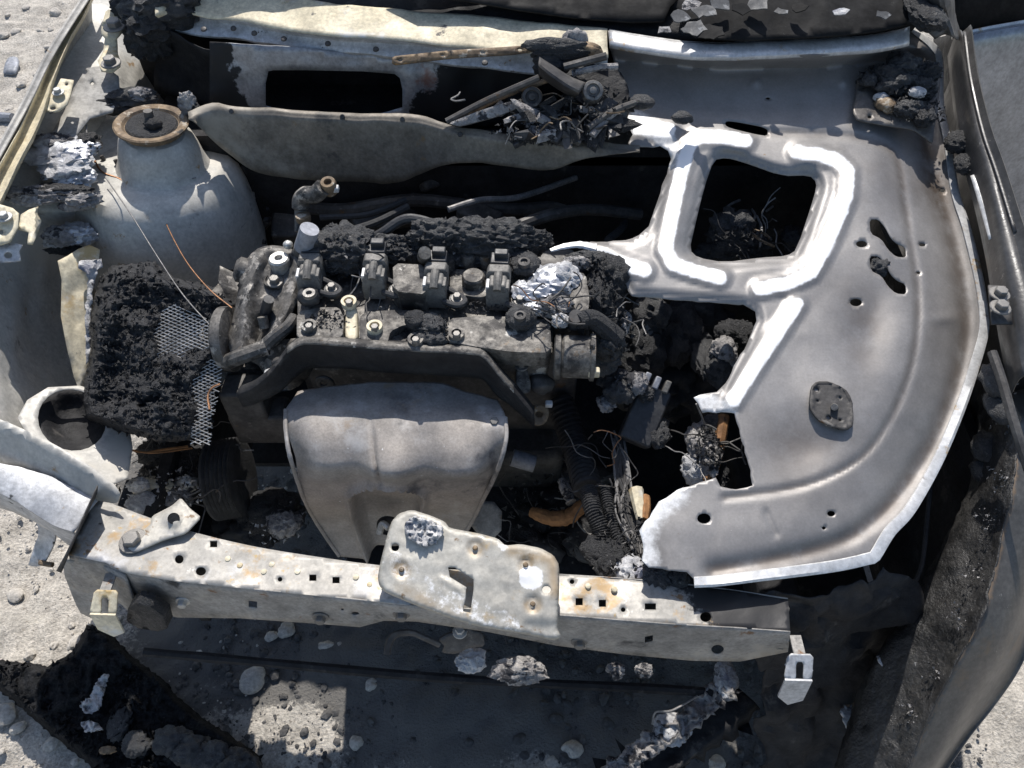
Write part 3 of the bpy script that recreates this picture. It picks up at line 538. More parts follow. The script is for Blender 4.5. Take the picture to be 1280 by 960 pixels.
# left end: side rail, gusset plate, edge flange, tabs
rb = [(-40, 572, .77), (0, 580, .765), (40, 588, .76), (95, 610, .742), (124, 624, .732)]
rf = [(-40, 598, .76), (0, 612, .755), (30, 628, .748), (62, 647, .735), (96, 664, .728)]
loft('side_rail', [[P(*p) + np.array([0, .004, -.06]) for p in rb], [P(*p) for p in rb], [P(*p) for p in rf], [P(*p) + np.array([-.004, -.003, -.012]) for p in rf], [P(*p) + np.array([-.004, -.003, -.075]) for p in rf]], 'panel_zinc', car, nu=30, seg=3, noise=.003, nscale=20)
sheet('rail_wall', rounded([(-10, 520), (20, 532), (70, 556), (112, 582), (142, 604), (150, 618), (146, 630), (122, 626), (92, 612), (45, 592), (-10, 578)], 1, .15), Plane((20, 540, .80), (145, 612, .758), (60, 592, .752)), 'panel_light', car, step=7, disp=lambda v: .003 * fbm(np.c_[v, v[:, :1] * 0] * .03, 3, 2) - .012 * sstep(8, 0, pdist(v, [(-10, 520), (20, 532), (70, 556), (112, 582), (142, 604)])), th=.002)
loft('edge_flange', [[(122, 607, .775), (100, 655, .765), (84, 690, .755), (71, 714, .73)], [(120, 622, .722), (98, 667, .718), (84, 697, .712), (76, 716, .70)]], 'dark_metal', car, nu=16, seg=2, th=.002)
gp = Plane((140, 680, ZB + .006), (185, 648, ZB + .006), (250, 646, ZB + .012))
gs = sheet('gusset_plate', rounded([(150, 680), (168, 690), (205, 674), (232, 666), (251, 646), (238, 636), (226, 622), (215, 632), (190, 645), (188, 655), (178, 664)], 1, .12), gp, 'plate_beige', car, step=5, th=.003, disp=lambda v: .008 * np.exp(-(np.hypot(v[:, 0] - 216, v[:, 1] - 648) / 11) ** 4), mask=lambda v: 0 * v[:, 0])
MB().cyl(P(217, 648, .735), P(217, 648, .7405), .0085, .0085, 16).build('bolt_hole', 'soot_black', gs)
bolt(P(167, 677, ZB + .005), .013, .015, car, 'bolt')
# front end box under the left corner
loft('end_box', [[(80, 700, .705), (128, 704, .708)], [(82, 720, .64), (130, 735, .63)], [(100, 765, .52), (140, 780, .50)]], 'beam_shaded', car, nu=10, seg=4, th=.003, noise=.004)
loft('end_gusset', [[(128, 704, .708), (157, 718, .712)], [(140, 740, .64), (172, 760, .63)], [(160, 762, .59), (180, 776, .585)]], 'beam_shaded', car, nu=10, seg=4, th=.003)
sheet('bracket_boot', [(168, 745), (178, 738), (195, 742), (212, 755), (216, 770), (205, 774), (180, 770), (166, 760)], Front(), 'char', car, step=5, th=.02, disp=lambda v: -.012 + 0 * v[:, 0], off=1)
def slot_tab(name, out, slot, surf, lower, m):
    t = sheet(name, out, surf, m, car, step=3.5, th=.003)
    return t
def tab(px, py, z, w_, h_, drop, m):
    """small U-slotted mounting tab: flat top with slot, front lip bent down, stem back to the crossmember"""
    pl_ = Plane((px, py, z), (px + 10, py, z), (px, py + 20, z - .012)); hw = w_ / 2
    o = rounded([(px - hw + 3, py), (px + hw, py + 1), (px + hw - 2, py + h_), (px + 4, py + h_), (px + 5, py + h_ * .45), (px + 3, py + h_ * .33), (px - 3, py + h_ * .33), (px - 5, py + h_ * .45), (px - 5, py + h_), (px - hw - 3, py + h_ - 1)], 1, .12)
    t = sheet('mount_tab', o, pl_, m, car, step=3, th=.003)
    a = pl_.at(px - hw - 2, py + h_ - 1); b_ = pl_.at(px + hw - 2, py + h_); dv = np.array([0, -.010, -drop * 1.2])
    obj('tab_lip', [a, b_, b_ + dv, (a + b_) / 2 + dv * 1.25, a + dv * .85], [(0, 1, 2, 3, 4)], m, t, th=.003, smooth=False)
    c = pl_.at(px, py + 1)
    obj('tab_stem', [c + np.array([-.008, 0, 0]), c + np.array([.008, 0, 0]), c + np.array([.008, .028, -.002]), c + np.array([-.008, .028, -.002])], [(0, 1, 2, 3)], 'beam_shaded', t, th=.003, smooth=False)
tab(131, 737, .70, 32, 30, .035, 'panel_cream'); tab(1000, 817, .69, 34, 32, .045, 'panel_zinc')
# headlamp bracket hanging left of the rail
loft('headlamp_bracket', [[(32, 640, .69), (45, 644, .69), (60, 650, .695)], [(46, 652, .66), (56, 654, .66), (66, 656, .67)], [(48, 668, .62), (58, 668, .62), (70, 668, .63)], [(44, 680, .59), (55, 682, .59), (66, 684, .60)], [(36, 706, .56), (46, 708, .56), (55, 705, .57)]], 'panel_zinc', car, nu=10, seg=4, th=.003)
MB().tube([P(50, 703, .575), P(58, 705, .575), P(66, 706, .575)], .0045, 8).build('adjuster_pin', 'rust', car)
# right end of the crossmember sinks into soot; right apron below the hood
loft('right_apron', [[(925, 742, .715), (1000, 735, .71), (1060, 735, .70), (1110, 700, .70)], [(925, 800, .66), (1000, 790, .65), (1050, 775, .64), (1150, 740, .62)], [(940, 830, .55), (1010, 815, .54), (1050, 800, .53), (1130, 780, .50)], [(950, 870, .42), (1020, 862, .40), (1080, 860, .38), (1120, 850, .36)], [(955, 930, .28), (1015, 935, .26), (1065, 935, .24), (1095, 930, .22)], [(960, 990, .16), (1010, 995, .15), (1050, 995, .14), (1070, 990, .12)]], 'soot_black', car, nu=40, seg=8, noise=.016, nscale=16)
b = MB(); b.box((.80, 1.0, .40), (.02, .9, .5)); b.build('side_wall', 'soot_black', car)
b = MB(); b.box((-.62, 1.0, .40), (.02, .75, .36)); b.build('side_wall', 'soot_black', car)
b = MB(); b.box((.25, .98, .20), (1.0, .62, .015)); b.build('undertray', 'soot_black', car)
b = MB(); b.box((-.45, 1.16, .20), (.4, .30, .015)); b.build('undertray', 'soot_black', car)
b = MB(); b.tube([P(180, 815, .30), P(330, 828, .27), P(560, 848, .27), P(800, 860, .27), P(900, 866, .27)], .009, 8, 6, .1); b.build('lower_crossmember', 'soot_black', car)
b = MB(); b.box((-.66, .95, .33), (.08, .6, .10)); b.build('chassis_rail', 'soot_black', car, bevel=.01)
b = MB(); b.box((.50, .85, .33), (.08, .7, .10)); b.build('chassis_rail', 'soot_black', car, bevel=.01)
# fallen right fender wing
w0 = [(1243, 470, .74), (1244, 520, .72), (1234, 585, .70), (1211, 640, .66), (1185, 690, .62), (1158, 740, .58), (1110, 813, .52), (1086, 867, .47), (1050, 985, .40)]
w1 = [(1252, 480, .77), (1257, 530, .755), (1252, 600, .735), (1240, 650, .70), (1222, 715, .66), (1200, 770, .63), (1165, 835, .57), (1135, 890, .52), (1095, 985, .44)]
w2 = [(1262, 490, .78), (1270, 540, .77), (1266, 610, .75), (1254, 660, .72), (1240, 725, .685), (1220, 785, .655), (1184, 850, .595), (1158, 905, .54), (1120, 990, .46)]
w3 = [(1290, 500, .70), (1305, 560, .68), (1305, 640, .65), (1300, 700, .62), (1290, 770, .57), (1268, 830, .53), (1235, 880, .47), (1200, 925, .42), (1150, 1000, .34)]
w4 = [P(x + 14, y + 6, z) + np.array([.03, .02, -.2]) for x, y, z in w3]
w3b = [P(x + 6, y + 4, z - .02) for x, y, z in w3]
loft('fender_wing', [w2, [((np.array(P(*a)) * .6 + np.array(P(*b_)) * .4) + np.array([.012, 0, .018])) for a, b_ in zip(w2, w3)], [P(*p) for p in w3], w3b, w4], 'fender_paint', car, nu=60, seg=6, mask=lambda G: np.broadcast_to(.62 * sstep(.10, .0, np.linspace(0, 1, G.shape[1]))[None], G.shape[:2]))
loft('wing_crust', [[P(*p) + np.array([-.006, 0, -.05]) for p in w0], w0, w1, [P(x + 1, y, z + .002) for x, y, z in w2]], 'paint_blister', car, nu=120, seg=10, noise=.0022, nscale=55)
MB().tube([P(1240, 440, .87), P(1252, 475, .86), P(1268, 530, .84), P(1290, 600, .80)], .007, 8).build('stay_rod', 'dark_metal', car)
for k, (px, py, z, r) in enumerate(((1243, 475, .80, .02), (1250, 505, .78, .022), (1233, 560, .70, .02), (1230, 590, .68, .018))): lump('char_crust', P(px, py, z), (r, r * 1.4, r * .7), 'char_fine', car, 40 + k, 3)
MB().tube([P(1168, 560, .6), P(1160, 640, .58), P(1150, 715, .56), P(1120, 745, .56), P(1060, 750, .57)], .004, 6).build('washer_line', 'rubber', car)

wq = [(P(x + k, y, z + .012), (.014, .02, .003)) for x, y, z in w1 for k in (-10, 0, 8)]
crumbs(car, wq, 260, .001, .0035, 'ash_grey', 71); crumbs(car, wq, 160, .0015, .004, 'char', 72)  # pale crumbs stand in for sparkle glints on the crust; dark ones are char
# ================================================================== HOOD (inner frame, left half burnt away)
hood = empty('hood', P(1000, 400, .85), 'burnt bare steel hood frame with torn left edge over the right of the bay', 'car hood')
mat('plate_brown', (.17, .155, .14), (.11, .10, .09), 14, (.45, .65), .3, .2, 160, [((.24, .20, .16), 20, .62, .1), ((.05, .048, .045), 16, .62, .1)], bdist=.001)
HP = Plane((800, 45, .985), (1137, 36, .985), (880, 730, .748))
hem = np.array([(760, 38), (800, 45), (850, 52), (900, 54), (960, 52), (1020, 49), (1080, 45), (1120, 39), (1137, 35), (1150, 42), (1170, 57), (1178, 75), (1179, 130), (1189, 180), (1198, 240), (1211, 280), (1224, 330), (1232, 370), (1235, 410), (1225, 452), (1205, 512), (1176, 580), (1142, 640), (1117, 668), (1098, 699), (1090, 703), (1050, 712), (1000, 719), (950, 725), (900, 731), (868, 733)], float)
tear = [(867, 723), (858, 714), (835, 713), (811, 709), (803, 700), (805, 688), (799, 664), (815, 640), (824, 626), (847, 613), (876, 603), (895, 597), (900, 609), (912, 612), (942, 608), (936, 580), (924, 535), (918, 517), (895, 515), (877, 516), (873, 505), (867, 496), (884, 491), (897, 490), (906, 480), (922, 450), (940, 416), (946, 400), (943, 389), (930, 381), (895, 378), (850, 375), (812, 371), (790, 370), (778, 350), (764, 330), (748, 316), (730, 309), (738, 303), (760, 303), (782, 300), (800, 294), (812, 282), (820, 255), (830, 225), (838, 200), (836, 188), (825, 183), (800, 184), (783, 182), (790, 168), (782, 150), (788, 128), (776, 110), (770, 85), (762, 62)]
hole_sq = rounded([(892, 200), (908, 197), (930, 203), (978, 220), (1012, 219), (1021, 228), (1018, 245), (996, 312), (984, 320), (950, 322), (905, 328), (872, 322), (862, 312), (868, 285), (880, 235)], 1, .22)
h_slot = rounded([(908, 151), (920, 152), (952, 158), (960, 162), (959, 170), (945, 168), (912, 160), (906, 156)], 1, .2)
hS = lambda dy: rounded([(1087, 274 + dy), (1098, 274 + dy), (1106, 283 + dy), (1114, 298 + dy), (1122, 305 + dy), (1132, 309 + dy), (1133, 322 + dy), (1120, 321 + dy), (1110, 312 + dy), (1102, 299 + dy), (1088, 292 + dy)], 1, .2)
hh = [hole_sq, h_slot, hS(0), hS(46), ell(1077, 305, 7, 4.2), ell(1153, 306, 4, 2), ell(1070, 378, 7.5, 4.8), ell(1148, 341, 2.2, 1.6), ell(880, 648, 8.5, 6.5), ell(1039, 642, 5, 3.5), ell(960, 322 - 200 + 1, 2.5, 1.5), ell(782, 290 + 4, 3, 2) if False else ell(1030, 660, 2.5, 2), ell(1178, 238, 3, 2.5)]
ribs = [[(932, 176), (902, 171), (876, 170), (862, 180), (852, 215), (840, 270), (832, 312), (842, 330), (866, 338), (900, 347)],
        [(996, 190), (1022, 193), (1046, 200), (1060, 214), (1058, 246), (1034, 306), (1014, 340), (985, 354), (950, 361)],
        [(996, 380), (975, 412), (945, 456), (917, 500)], [(790, 160), (836, 162)], [(752, 318), (778, 329), (806, 338)]]
crease = crom([np.array(p, float) for p in [(960, 166), (1040, 168), (1092, 176), (1118, 192), (1128, 230), (1136, 290), (1146, 350), (1147, 410), (1136, 470), (1112, 525), (1078, 570), (1030, 598), (980, 612), (905, 622)]], 5)
chan = crom([np.array(p, float) for p in [(1150, 100), (1158, 180), (1172, 240), (1190, 300), (1204, 370), (1205, 420), (1190, 490), (1160, 560), (1122, 618), (1085, 655), (1040, 680), (960, 700), (890, 712)]], 5)
bowl = crom([np.array(p, float) for p in [(1065, 330), (1058, 380), (1035, 420), (1060, 450), (1110, 430)]], 4)
def hood_disp(v):
    d = np.zeros(len(v))
    for r in ribs:
        q = pdist(v, r); d += .0048 * sstep(16, 10, q)
    # edges of the openings turn down
    for h in (hole_sq,): d -= .012 * sstep(14, 1, pdist(v, h, True))
    tq = pdist(v, tear[24:46]); d -= .007 * sstep(12, 2, tq)
    q = pdist(v, crease); d -= .0045 * np.exp(-(q / 4.5) ** 2)
    q = pdist(v, chan); d -= .009 * np.exp(-(q / 11) ** 2)
    # rear lip stands above the panel
    yl = np.interp(v[:, 0], [760, 900, 1020, 1137, 1180], [62, 76, 74, 62, 70])
    d += .062 * sstep(yl + 13, yl - 6, v[:, 1]) * sstep(1190, 1150, v[:, 0]) + .010 * sstep(yl + 60, yl + 10, v[:, 1])
    # pressed fields: shallow dishes and swells
    def g(cx, cy, rx, ry, a, rot=0):
        c, s = math.cos(rot), math.sin(rot); x, y = v[:, 0] - cx, v[:, 1] - cy
        return a * np.exp(-((x * c + y * s) / rx) ** 2 - ((-x * s + y * c) / ry) ** 2)
    d += g(1090, 400, 30, 64, -.011, .25) + g(1000, 560, 64, 42, -.010, -.35) + g(1105, 320, 24, 48, .005) + g(1040, 505, 32, 36, .007) + g(950, 660, 110, 24, .002, -.15) - .0035 * np.exp(-(pdist(v, [(958, 640), (970, 668)]) / 4) ** 2)
    d += g(1182, 398, 16, 6, .004) + g(1090, 230, 40, 30, .004) + g(850, 655, 30, 18, .0012)
    for cx in (946, 1055): d += g(cx, 103, 5, 4, .006)
    # side crown: falls to the right and to the front edge
    e = pdist(v, hem[8:]); d -= .045 * sstep(150, 0, e) ** 2 * sstep(900, 1100, v[:, 0]) * (1 - .6 * sstep(560, 680, v[:, 1]))
    d += .0009 * fbm(np.c_[v, v[:, :1] * 0] * .02, 3, 11)
    return d
def hood_mask(v):  # white residue on ribs and torn tip, sun glare put into the colour
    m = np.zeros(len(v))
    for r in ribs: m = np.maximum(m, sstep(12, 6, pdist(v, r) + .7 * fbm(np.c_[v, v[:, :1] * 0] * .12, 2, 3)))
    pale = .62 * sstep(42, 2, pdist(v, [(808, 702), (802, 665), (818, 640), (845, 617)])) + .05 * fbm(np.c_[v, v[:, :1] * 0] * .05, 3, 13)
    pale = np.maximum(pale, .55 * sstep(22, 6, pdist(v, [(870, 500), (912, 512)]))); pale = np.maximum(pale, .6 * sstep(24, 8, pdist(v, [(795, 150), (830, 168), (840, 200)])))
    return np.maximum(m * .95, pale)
inner = np.array([(x, y) for x, y in hem])
hp_ = sheet('frame_panel', list(hem) + [tuple(t) for t in densify(tear, 7, 1.1, 5)[:-int(np.hypot(tear[0][0] - tear[-1][0], tear[0][1] - tear[-1][1]) / 7) + 1]], HP, 'hood_steel', hood, holes=hh, step=4.2, mask2=lambda v: np.clip(.75 * np.exp(-(pdist(v, chan) / 10) ** 2) + .5 * sstep(60, 10, pdist(v, [(1120, 60), (1165, 75), (1172, 160), (1190, 230)])) + .5 * np.exp(-(pdist(v, crease) / 4) ** 2) + .5 * np.exp(-((v[:, 0] - 1000) / 62) ** 2 - ((v[:, 1] - 555) / 36) ** 2) + .5 * np.exp(-((v[:, 0] - 1078) / 26) ** 2 - ((v[:, 1] - 410) / 55) ** 2) + .3 * np.exp(-((v[:, 0] - 1110) / 50) ** 2 - ((v[:, 1] - 230) / 40) ** 2), 0, 1), disp=hood_disp, mask=hood_mask, th=.0014, auto=80)  # brown heat tint; in the dishes, dim reflections put into the colour
# folded hem along the rim
cen = np.array([1000, 400.]); rim = np.array(crom([h for h in hem[8:]], 3))
tn = np.gradient(rim, axis=0); nn = np.stack([tn[:, 1], -tn[:, 0]], 1); nn /= np.linalg.norm(nn, axis=1)[:, None]
def rimrow(k, dz): q = rim - nn * k; return [HP.at(x, y, d + dz) for (x, y), d in zip(q, hood_disp(q))]
wd = np.interp(np.arange(len(rim)), [0, 6, 30, 45, len(rim)], [3, 8, 11, 14, 12])[:, None]
def rimrow2(f, dz): q = rim + nn * wd * f; return [HP.at(x, y, float(d) + dz) for (x, y), d in zip(q, hood_disp(q))]
sg = 1 if np.mean(pdist(rim + nn * 5, hem[8:])) >= 0 and inpoly(rim[20:40] + nn[20:40] * 6, np.array(list(hem) + tear)).mean() > .5 else -1
nn = nn * sg
loft('hem', [rimrow2(1, .0012), rimrow2(.9, .0035), rimrow2(.1, .0035), rimrow2(-.15, .001), rimrow2(-.15, -.006)], 'hood_hem', hood, nu=150, straight=True, th=0)
# rear rim highlight flange
rr_ = np.array([(762, 40), (800, 47), (850, 54), (900, 56), (960, 54), (1020, 51), (1080, 47), (1120, 41), (1137, 37)], float)
loft('rear_hem', [[HP.at(x, y - 3, .068) for x, y in rr_], [HP.at(x, y + 2, .074) for x, y in rr_], [HP.at(x, y + 14, .073) for x, y in rr_], [HP.at(x, y + 20, .064) for x, y in rr_]], 'hood_hem', hood, nu=50, seg=4, th=.0015, noise=.001)
MB().tube([HP.at(745, 310, .002), HP.at(725, 306, .004), HP.at(705, 308, .006), HP.at(688, 313, .008)], lambda t: .010 - .006 * t, 8, 5, .1, .5).build('torn_tip', 'hood_hem', hood)
# striker plate set in the panel
spo = rounded([(1015, 484), (1022, 477), (1038, 477), (1056, 486), (1064, 497), (1067, 530), (1058, 537), (1040, 533), (1022, 524), (1012, 508)], 1, .2)
lh = float(np.mean(hood_disp(np.array([[1040., 505.]]))))
sp_ = sheet('striker_plate', spo, HP, 'dark_metal', hood, holes=[ell(1021, 487, 3.2, 2.6), ell(1036, 522, 3.4, 2.8), ell(1050, 497, 2, 1.6), ell(1022, 501, 1.8, 1.5), ell(1050, 525, 1.8, 1.5)], step=4, disp=lambda v: lh + .005 - .003 * sstep(0, 3, pdist(v, spo, True)), th=.003)
MB().cyl(HP.at(1043, 509, lh), HP.at(1043, 509, lh + .012), .006, .005, 12).build('stud', 'bolt', sp_)
sheet('plate_recess', ell(1040, 509, 29, 32, 22, .2), HP, 'soot_black', hood, step=8, disp=lambda v: lh + .0015 + hood_disp(v) - lh, th=0) if False else None
# ---------------- hinge plate and its clinker lying on the hood
hpl = empty('hinge_plate', HP.at(1120, 165), 'brown steel plate under black clinker at the rear corner of the hood', 'steel plate')
d0h = float(hood_disp(np.array([[1115., 140.]]))[0])
sheet('plate', rounded([(1072, 96), (1085, 93), (1120, 95), (1172, 80), (1176, 100), (1172, 140), (1168, 160), (1166, 180), (1156, 172), (1142, 162), (1105, 156), (1072, 150), (1066, 140), (1070, 118)], 1, .15), HP, 'plate_brown', hpl, holes=[ell(1087, 146, 2.5, 2)], step=5, th=.003, disp=lambda v: d0h + .030 + .006 * sstep(1150, 1175, v[:, 0]) - .008 * sstep(150, 185, v[:, 1]) + .004 * fbm(np.c_[v, v[:, :1] * 0] * .03, 2, 3))
for k, (px, py, rx, ry, rz) in enumerate(((1112, 100, .040, .03, .022), (1135, 90, .05, .035, .028), (1160, 95, .035, .03, .025), (1120, 110, .05, .03, .025), (1148, 115, .045, .03, .025), (1140, 140, .04, .03, .022), (1155, 150, .025, .03, .018), (1085, 105, .022, .02, .014), (1122, 77, .03, .016, .014))):
    lump('clinker', HP.at(px, py - 4, d0h + .042), (rx * .62, ry * .62, rz * .7), 'char_fine' if k % 2 else 'char', hpl, 60 + k, 4, .6)
lump('clinker', HP.at(1107, 130, d0h + .032), (.016, .02, .01), 'rust', hpl, 71, 3); lump('clinker', HP.at(1147, 116, d0h + .06), (.014, .01, .008), 'ash', hpl, 72, 3); lump('clinker', HP.at(1102, 122, d0h + .034), (.012, .01, .008), 'ash', hpl, 73, 3)
# ================================================================== ENGINE
eng = empty('engine', P(530, 430, .30) * np.array([1, 1, 0]) + np.array([0, 0, .30]), 'soot stained four cylinder engine with exposed coils standing in the bay', 'engine')
b = MB(); c = P(530, 400, .78)
b.box((c[0] + .02, c[1] + .06, .60), (.50, .20, .42)); b.box((c[0] + .02, c[1] + .04, .40), (.46, .30, .22)); b.build('engine_block', 'dark_metal', eng, bevel=.02)
VC = Plane((380, 330, .845), (690, 340, .842), (540, 430, .838))
n3 = lambda v, s: np.c_[v, v[:, :1] * 0] * s
cov = sheet('valve_cover', rounded([(372, 424), (372, 345), (384, 326), (420, 322), (560, 326), (690, 334), (738, 344), (738, 402), (692, 406), (690, 444), (640, 442), (560, 434), (480, 430)], 1, .1), VC, 'engine_alloy', eng, step=7, th=.07, disp=lambda v: .001 * fbm(n3(v, .06), 3, 2), bevel=.004)
def block(name, out, h, th, m='engine_alloy', par=None, bev=.004, rd=1, disp=None):
    return sheet(name, rounded(out, rd, .15), VC, m, par or cov, step=6, th=th, disp=(lambda v: h + .0012 * fbm(n3(v, .07), 3, 5) + (disp(v) if disp else 0)), bevel=bev)
block('cover_block', [(560, 398), (600, 395), (650, 396), (687, 400), (690, 441), (640, 440), (592, 433), (556, 425)], .020, .035)
block('cover_block', [(371, 390), (400, 384), (424, 384), (430, 398), (428, 421), (408, 425), (371, 424)], .018, .03)
block('cover_rib', [(432, 381), (446, 379), (447, 426), (431, 425)], .014, .03, 'panel_cream')
block('cover_block', [(450, 390), (500, 387), (548, 391), (545, 402), (505, 406), (488, 414), (484, 430), (450, 428)], .016, .03)
block('rear_box', [(491, 329), (533, 331), (534, 368), (492, 364)], .045, .05, 'engine_alloy')
block('rear_plate', [(563, 336), (612, 338), (616, 366), (602, 372), (572, 368), (562, 360)], .022, .03, 'engine_alloy')
block('end_flange', [(712, 338), (732, 342), (737, 372), (734, 400), (722, 392), (712, 372)], .034, .05, 'engine_alloy')
for px, py, r, h in ((592, 354, .019, .030), (585, 330, .013, .036), (607, 331, .010, .034), (560, 334, .012, .03)):
    p = VC.at(px, py, .02); MB().lathe(p, (0, 0, 1), [(r, -.01), (r, h * .5), (r * .85, h * .62), (r * .5, h * .62)], 24).build('cam_cap', 'engine_alloy', cov)
MB().cyl(VC.at(530, 322, .04), VC.at(531, 316, .075), .0115, .0105, 18).build('breather_stub', 'engine_alloy', cov)
def ring(px, py, h, ro, ri, ht, m, name, par):
    MB().lathe(VC.at(px, py, h), (0, 0, 1), [(ro, 0), (ro, ht), (ri, ht), (ri, ht * .3), (.001, ht * .3)], 24).build(name, m, par)
for k, (px, py) in enumerate(((437, 381), (387, 411), (469, 412), (571, 421), (520, 428))):
    ring(px, py, .016, .0125, .008, .010, 'panel_cream' if k in (0, 2) else 'engine_alloy', 'bolt_seat', cov); bolt(VC.at(px, py, .024), .0062, .012, cov, 'bolt', washer=False)
# ignition coils: body, connector, ear, bolt
def coil(px, py, tilt):
    o = VC.at(px, py, .016); org = Vector((float(o[0]), float(o[1]), float(o[2])))
    R = Matrix.Rotation(tilt, 3, 'Z'); q = lambda x, y, z: org + R @ Vector((x, y, z))
    def hull(pr):   # stacked rounded sections: (y0,y1,halfwidth,z)
        V, F = [], []
        for y0, y1, hw, z in pr: V += [q(-hw, y0, z), q(hw, y0, z), q(hw, y1, z), q(-hw, y1, z)]
        for k in range(len(pr) - 1): F += [(k * 4 + i, k * 4 + (i + 1) % 4, k * 4 + 4 + (i + 1) % 4, k * 4 + 4 + i) for i in range(4)]
        F += [(3, 2, 1, 0), tuple(range(len(pr) * 4 - 4, len(pr) * 4))]; return V, F
    body = MB(); body.add(*hull([(-.026, .026, .0185, -.01), (-.026, .028, .0185, .018), (-.022, .028, .0165, .032), (-.018, .024, .0125, .040)]))
    co = body.build('ignition_coil', 'coil', eng, bevel=.002)
    MB().add(*hull([(.006, .027, .0195, .020), (.006, .027, .0195, .036), (.008, .026, .016, .045)])).build('coil_cap', 'coil', co, bevel=.002)
    MB().tube([q(0, -.024, .034), q(0, -.006, .042), q(0, .006, .042)], .007, 10, 3).build('coil_ridge', 'coil', co)
    for sx in (-1, 1): MB().box(q(sx * .0155, -.010, .030), (.006, .020, .014), R).build('coil_cheek', 'panel_zinc' if sx < 0 else 'coil', co, bevel=.001)
    MB().box(q(0, .042, .034), (.030, .026, .020), R).build('connector', 'black_plastic', co, bevel=.002)
    cn = MB().box(q(.002, .046, .048), (.022, .014, .012), R).build('connector_clip', 'black_plastic', co, bevel=.002)
    ear = MB(); e0 = q(.034, -.026, .004)
    ear.tube([q(.012, .004, .010), q(.030, -.008, .010), q(.046, -.020, .010), q(.048, -.030, .010), q(.036, -.036, .010), q(.014, -.028, .010)], .005, 8, 4); ear.cyl(q(.036, -.022, .0), q(.036, -.022, .011), .0145, .013, 18)
    ear.build('coil_ear', 'black_plastic', co)
    bolt(q(.036, -.022, .011), .0065, .010, co, 'bolt')
for px, py, tl in ((391, 355, .02), (471, 355, -.02), (546, 366, -.05), (623, 369, -.06)): coil(px, py, tl)
# collapsed knobs: filler cap and a second one behind
for px, py, h, r in ((650, 397, .03, .022), (655, 330, .035, .024)):
    k = lump('filler_cap', VC.at(px, py, h), (r, r, r * .62), 'char_fine', eng, int(px), 4, .3)
    MB().lathe(VC.at(px, py, h + r * .45), (0, 0, 1), [(r * .45, 0), (r * .42, .006), (r * .25, .007), (r * .22, .003), (.001, .003)], 18).build('cap_hub', 'dark_metal', k)
lump('melted_knob', VC.at(386, 371, .03), (.018, .015, .013), 'black_plastic', eng, 5, 3, .35); MB().lathe(VC.at(387, 369, .042), (0, 0, 1), [(.011, 0), (.010, .006), (.005, .006), (.004, .001), (.001, .001)], 16).build('grommet', 'bolt', eng)
# melted alloy and ash over the right end
for k, (px, py, rx, ry, rz, m) in enumerate(((690, 355, .035, .030, .020, 'melt'), (672, 368, .030, .018, .016, 'melt'), (705, 350, .028, .026, .022, 'ash'), (655, 365, .018, .020, .012, 'melt'), (692, 384, .030, .016, .014, 'ash_grey'), (668, 388, .016, .010, .010, 'melt'), (700, 400, .012, .012, .008, 'ash'))):
    lump('melted_residue', VC.at(px, py, .028), (rx, ry, rz), m, eng, 80 + k, 4, .55, 2.0)
# timing cover
tp = Plane((300, 330, .855), (385, 326, .86), (310, 450, .80))
tmc = sheet('timing_cover', rounded([(302, 332), (318, 312), (335, 306), (356, 308), (378, 316), (388, 328), (382, 350), (374, 374), (366, 392), (350, 412), (334, 430), (322, 446), (304, 456), (290, 448), (284, 424), (291, 398), (297, 366)], 1), tp, 'engine_soot', eng, step=5, th=.10,
    disp=lambda v: .020 * np.exp(-(pdist(v, [(322, 325), (308, 370), (300, 440)]) / 10) ** 2) + .014 * np.exp(-(pdist(v, [(372, 330), (362, 375), (342, 420)]) / 9) ** 2) + .008 * np.exp(-(pdist(v, [(330, 312), (370, 318)]) / 8) ** 2) - .015 * np.exp(-(pdist(v, [(328, 400), (322, 430)]) / 7) ** 2) + .002 * fbm(n3(v, .08), 3, 4))
tz = lambda px, py, d=0: tp.at(px, py, d)
MB().lathe(tz(350, 328, .008), (0, 0, 1), [(.017, -.02), (.0175, .008), (.015, .011), (.007, .011), (.006, .004), (.001, .004)], 24).build('cover_plug', 'bolt_bright', tmc)
bolt(tz(344, 353, .004), .0085, .012, tmc, 'bolt')
MB().lathe(tz(344, 353, -.004), (0, 0, 1), [(.018, 0), (.0175, .007), (.0145, .008), (.0145, .004), (.001, .004)], 24).build('plug_seat', 'engine_alloy', tmc)
MB().cyl(tz(332, 390, .0), tz(336, 374, .028), .0095, .0090, 14).build('sensor_stub', 'black_plastic', tmc)
MB().cyl(tz(331, 410, .0), tz(328, 396, .012), .0085, .0085, 12).build('sensor_stub', 'engine_alloy', tmc)
b = MB(); b.tube([tz(330, 434, .01), tz(345, 420, .02), tz(360, 408, .025), tz(368, 396, .02)], lambda t: .012 - .003 * t, 10, 5); b.tube([tz(286, 452, -.01), tz(300, 446, .012), tz(322, 438, .012), tz(334, 434, .012)], .013, 10, 5); b.build('bypass_pipe', 'engine_soot', tmc)
MB().lathe(tz(286, 424, -.03), (1, 0, .1), [(.05, -.012), (.055, -.008), (.055, .008), (.03, .012)], 30).build('pulley_hub', 'engine_soot', tmc)
MB().lathe(tz(304, 338, -.012), (-1, 0, .4), [(.022, -.01), (.022, .008), (.014, .014), (.004, .015)], 20).build('cover_boss', 'engine_soot', tmc)
b = MB(); b.cyl(tz(374, 318, .0), P(384, 300, .905), .0135, .0135, 20); b.build('dipstick_pipe', 'engine_soot', tmc)
b = MB(); b.cyl(P(380, 310, .895), P(387, 286, .935), .0165, .0155, 22); b.build('pipe_sleeve', 'scrap_grey', tmc)
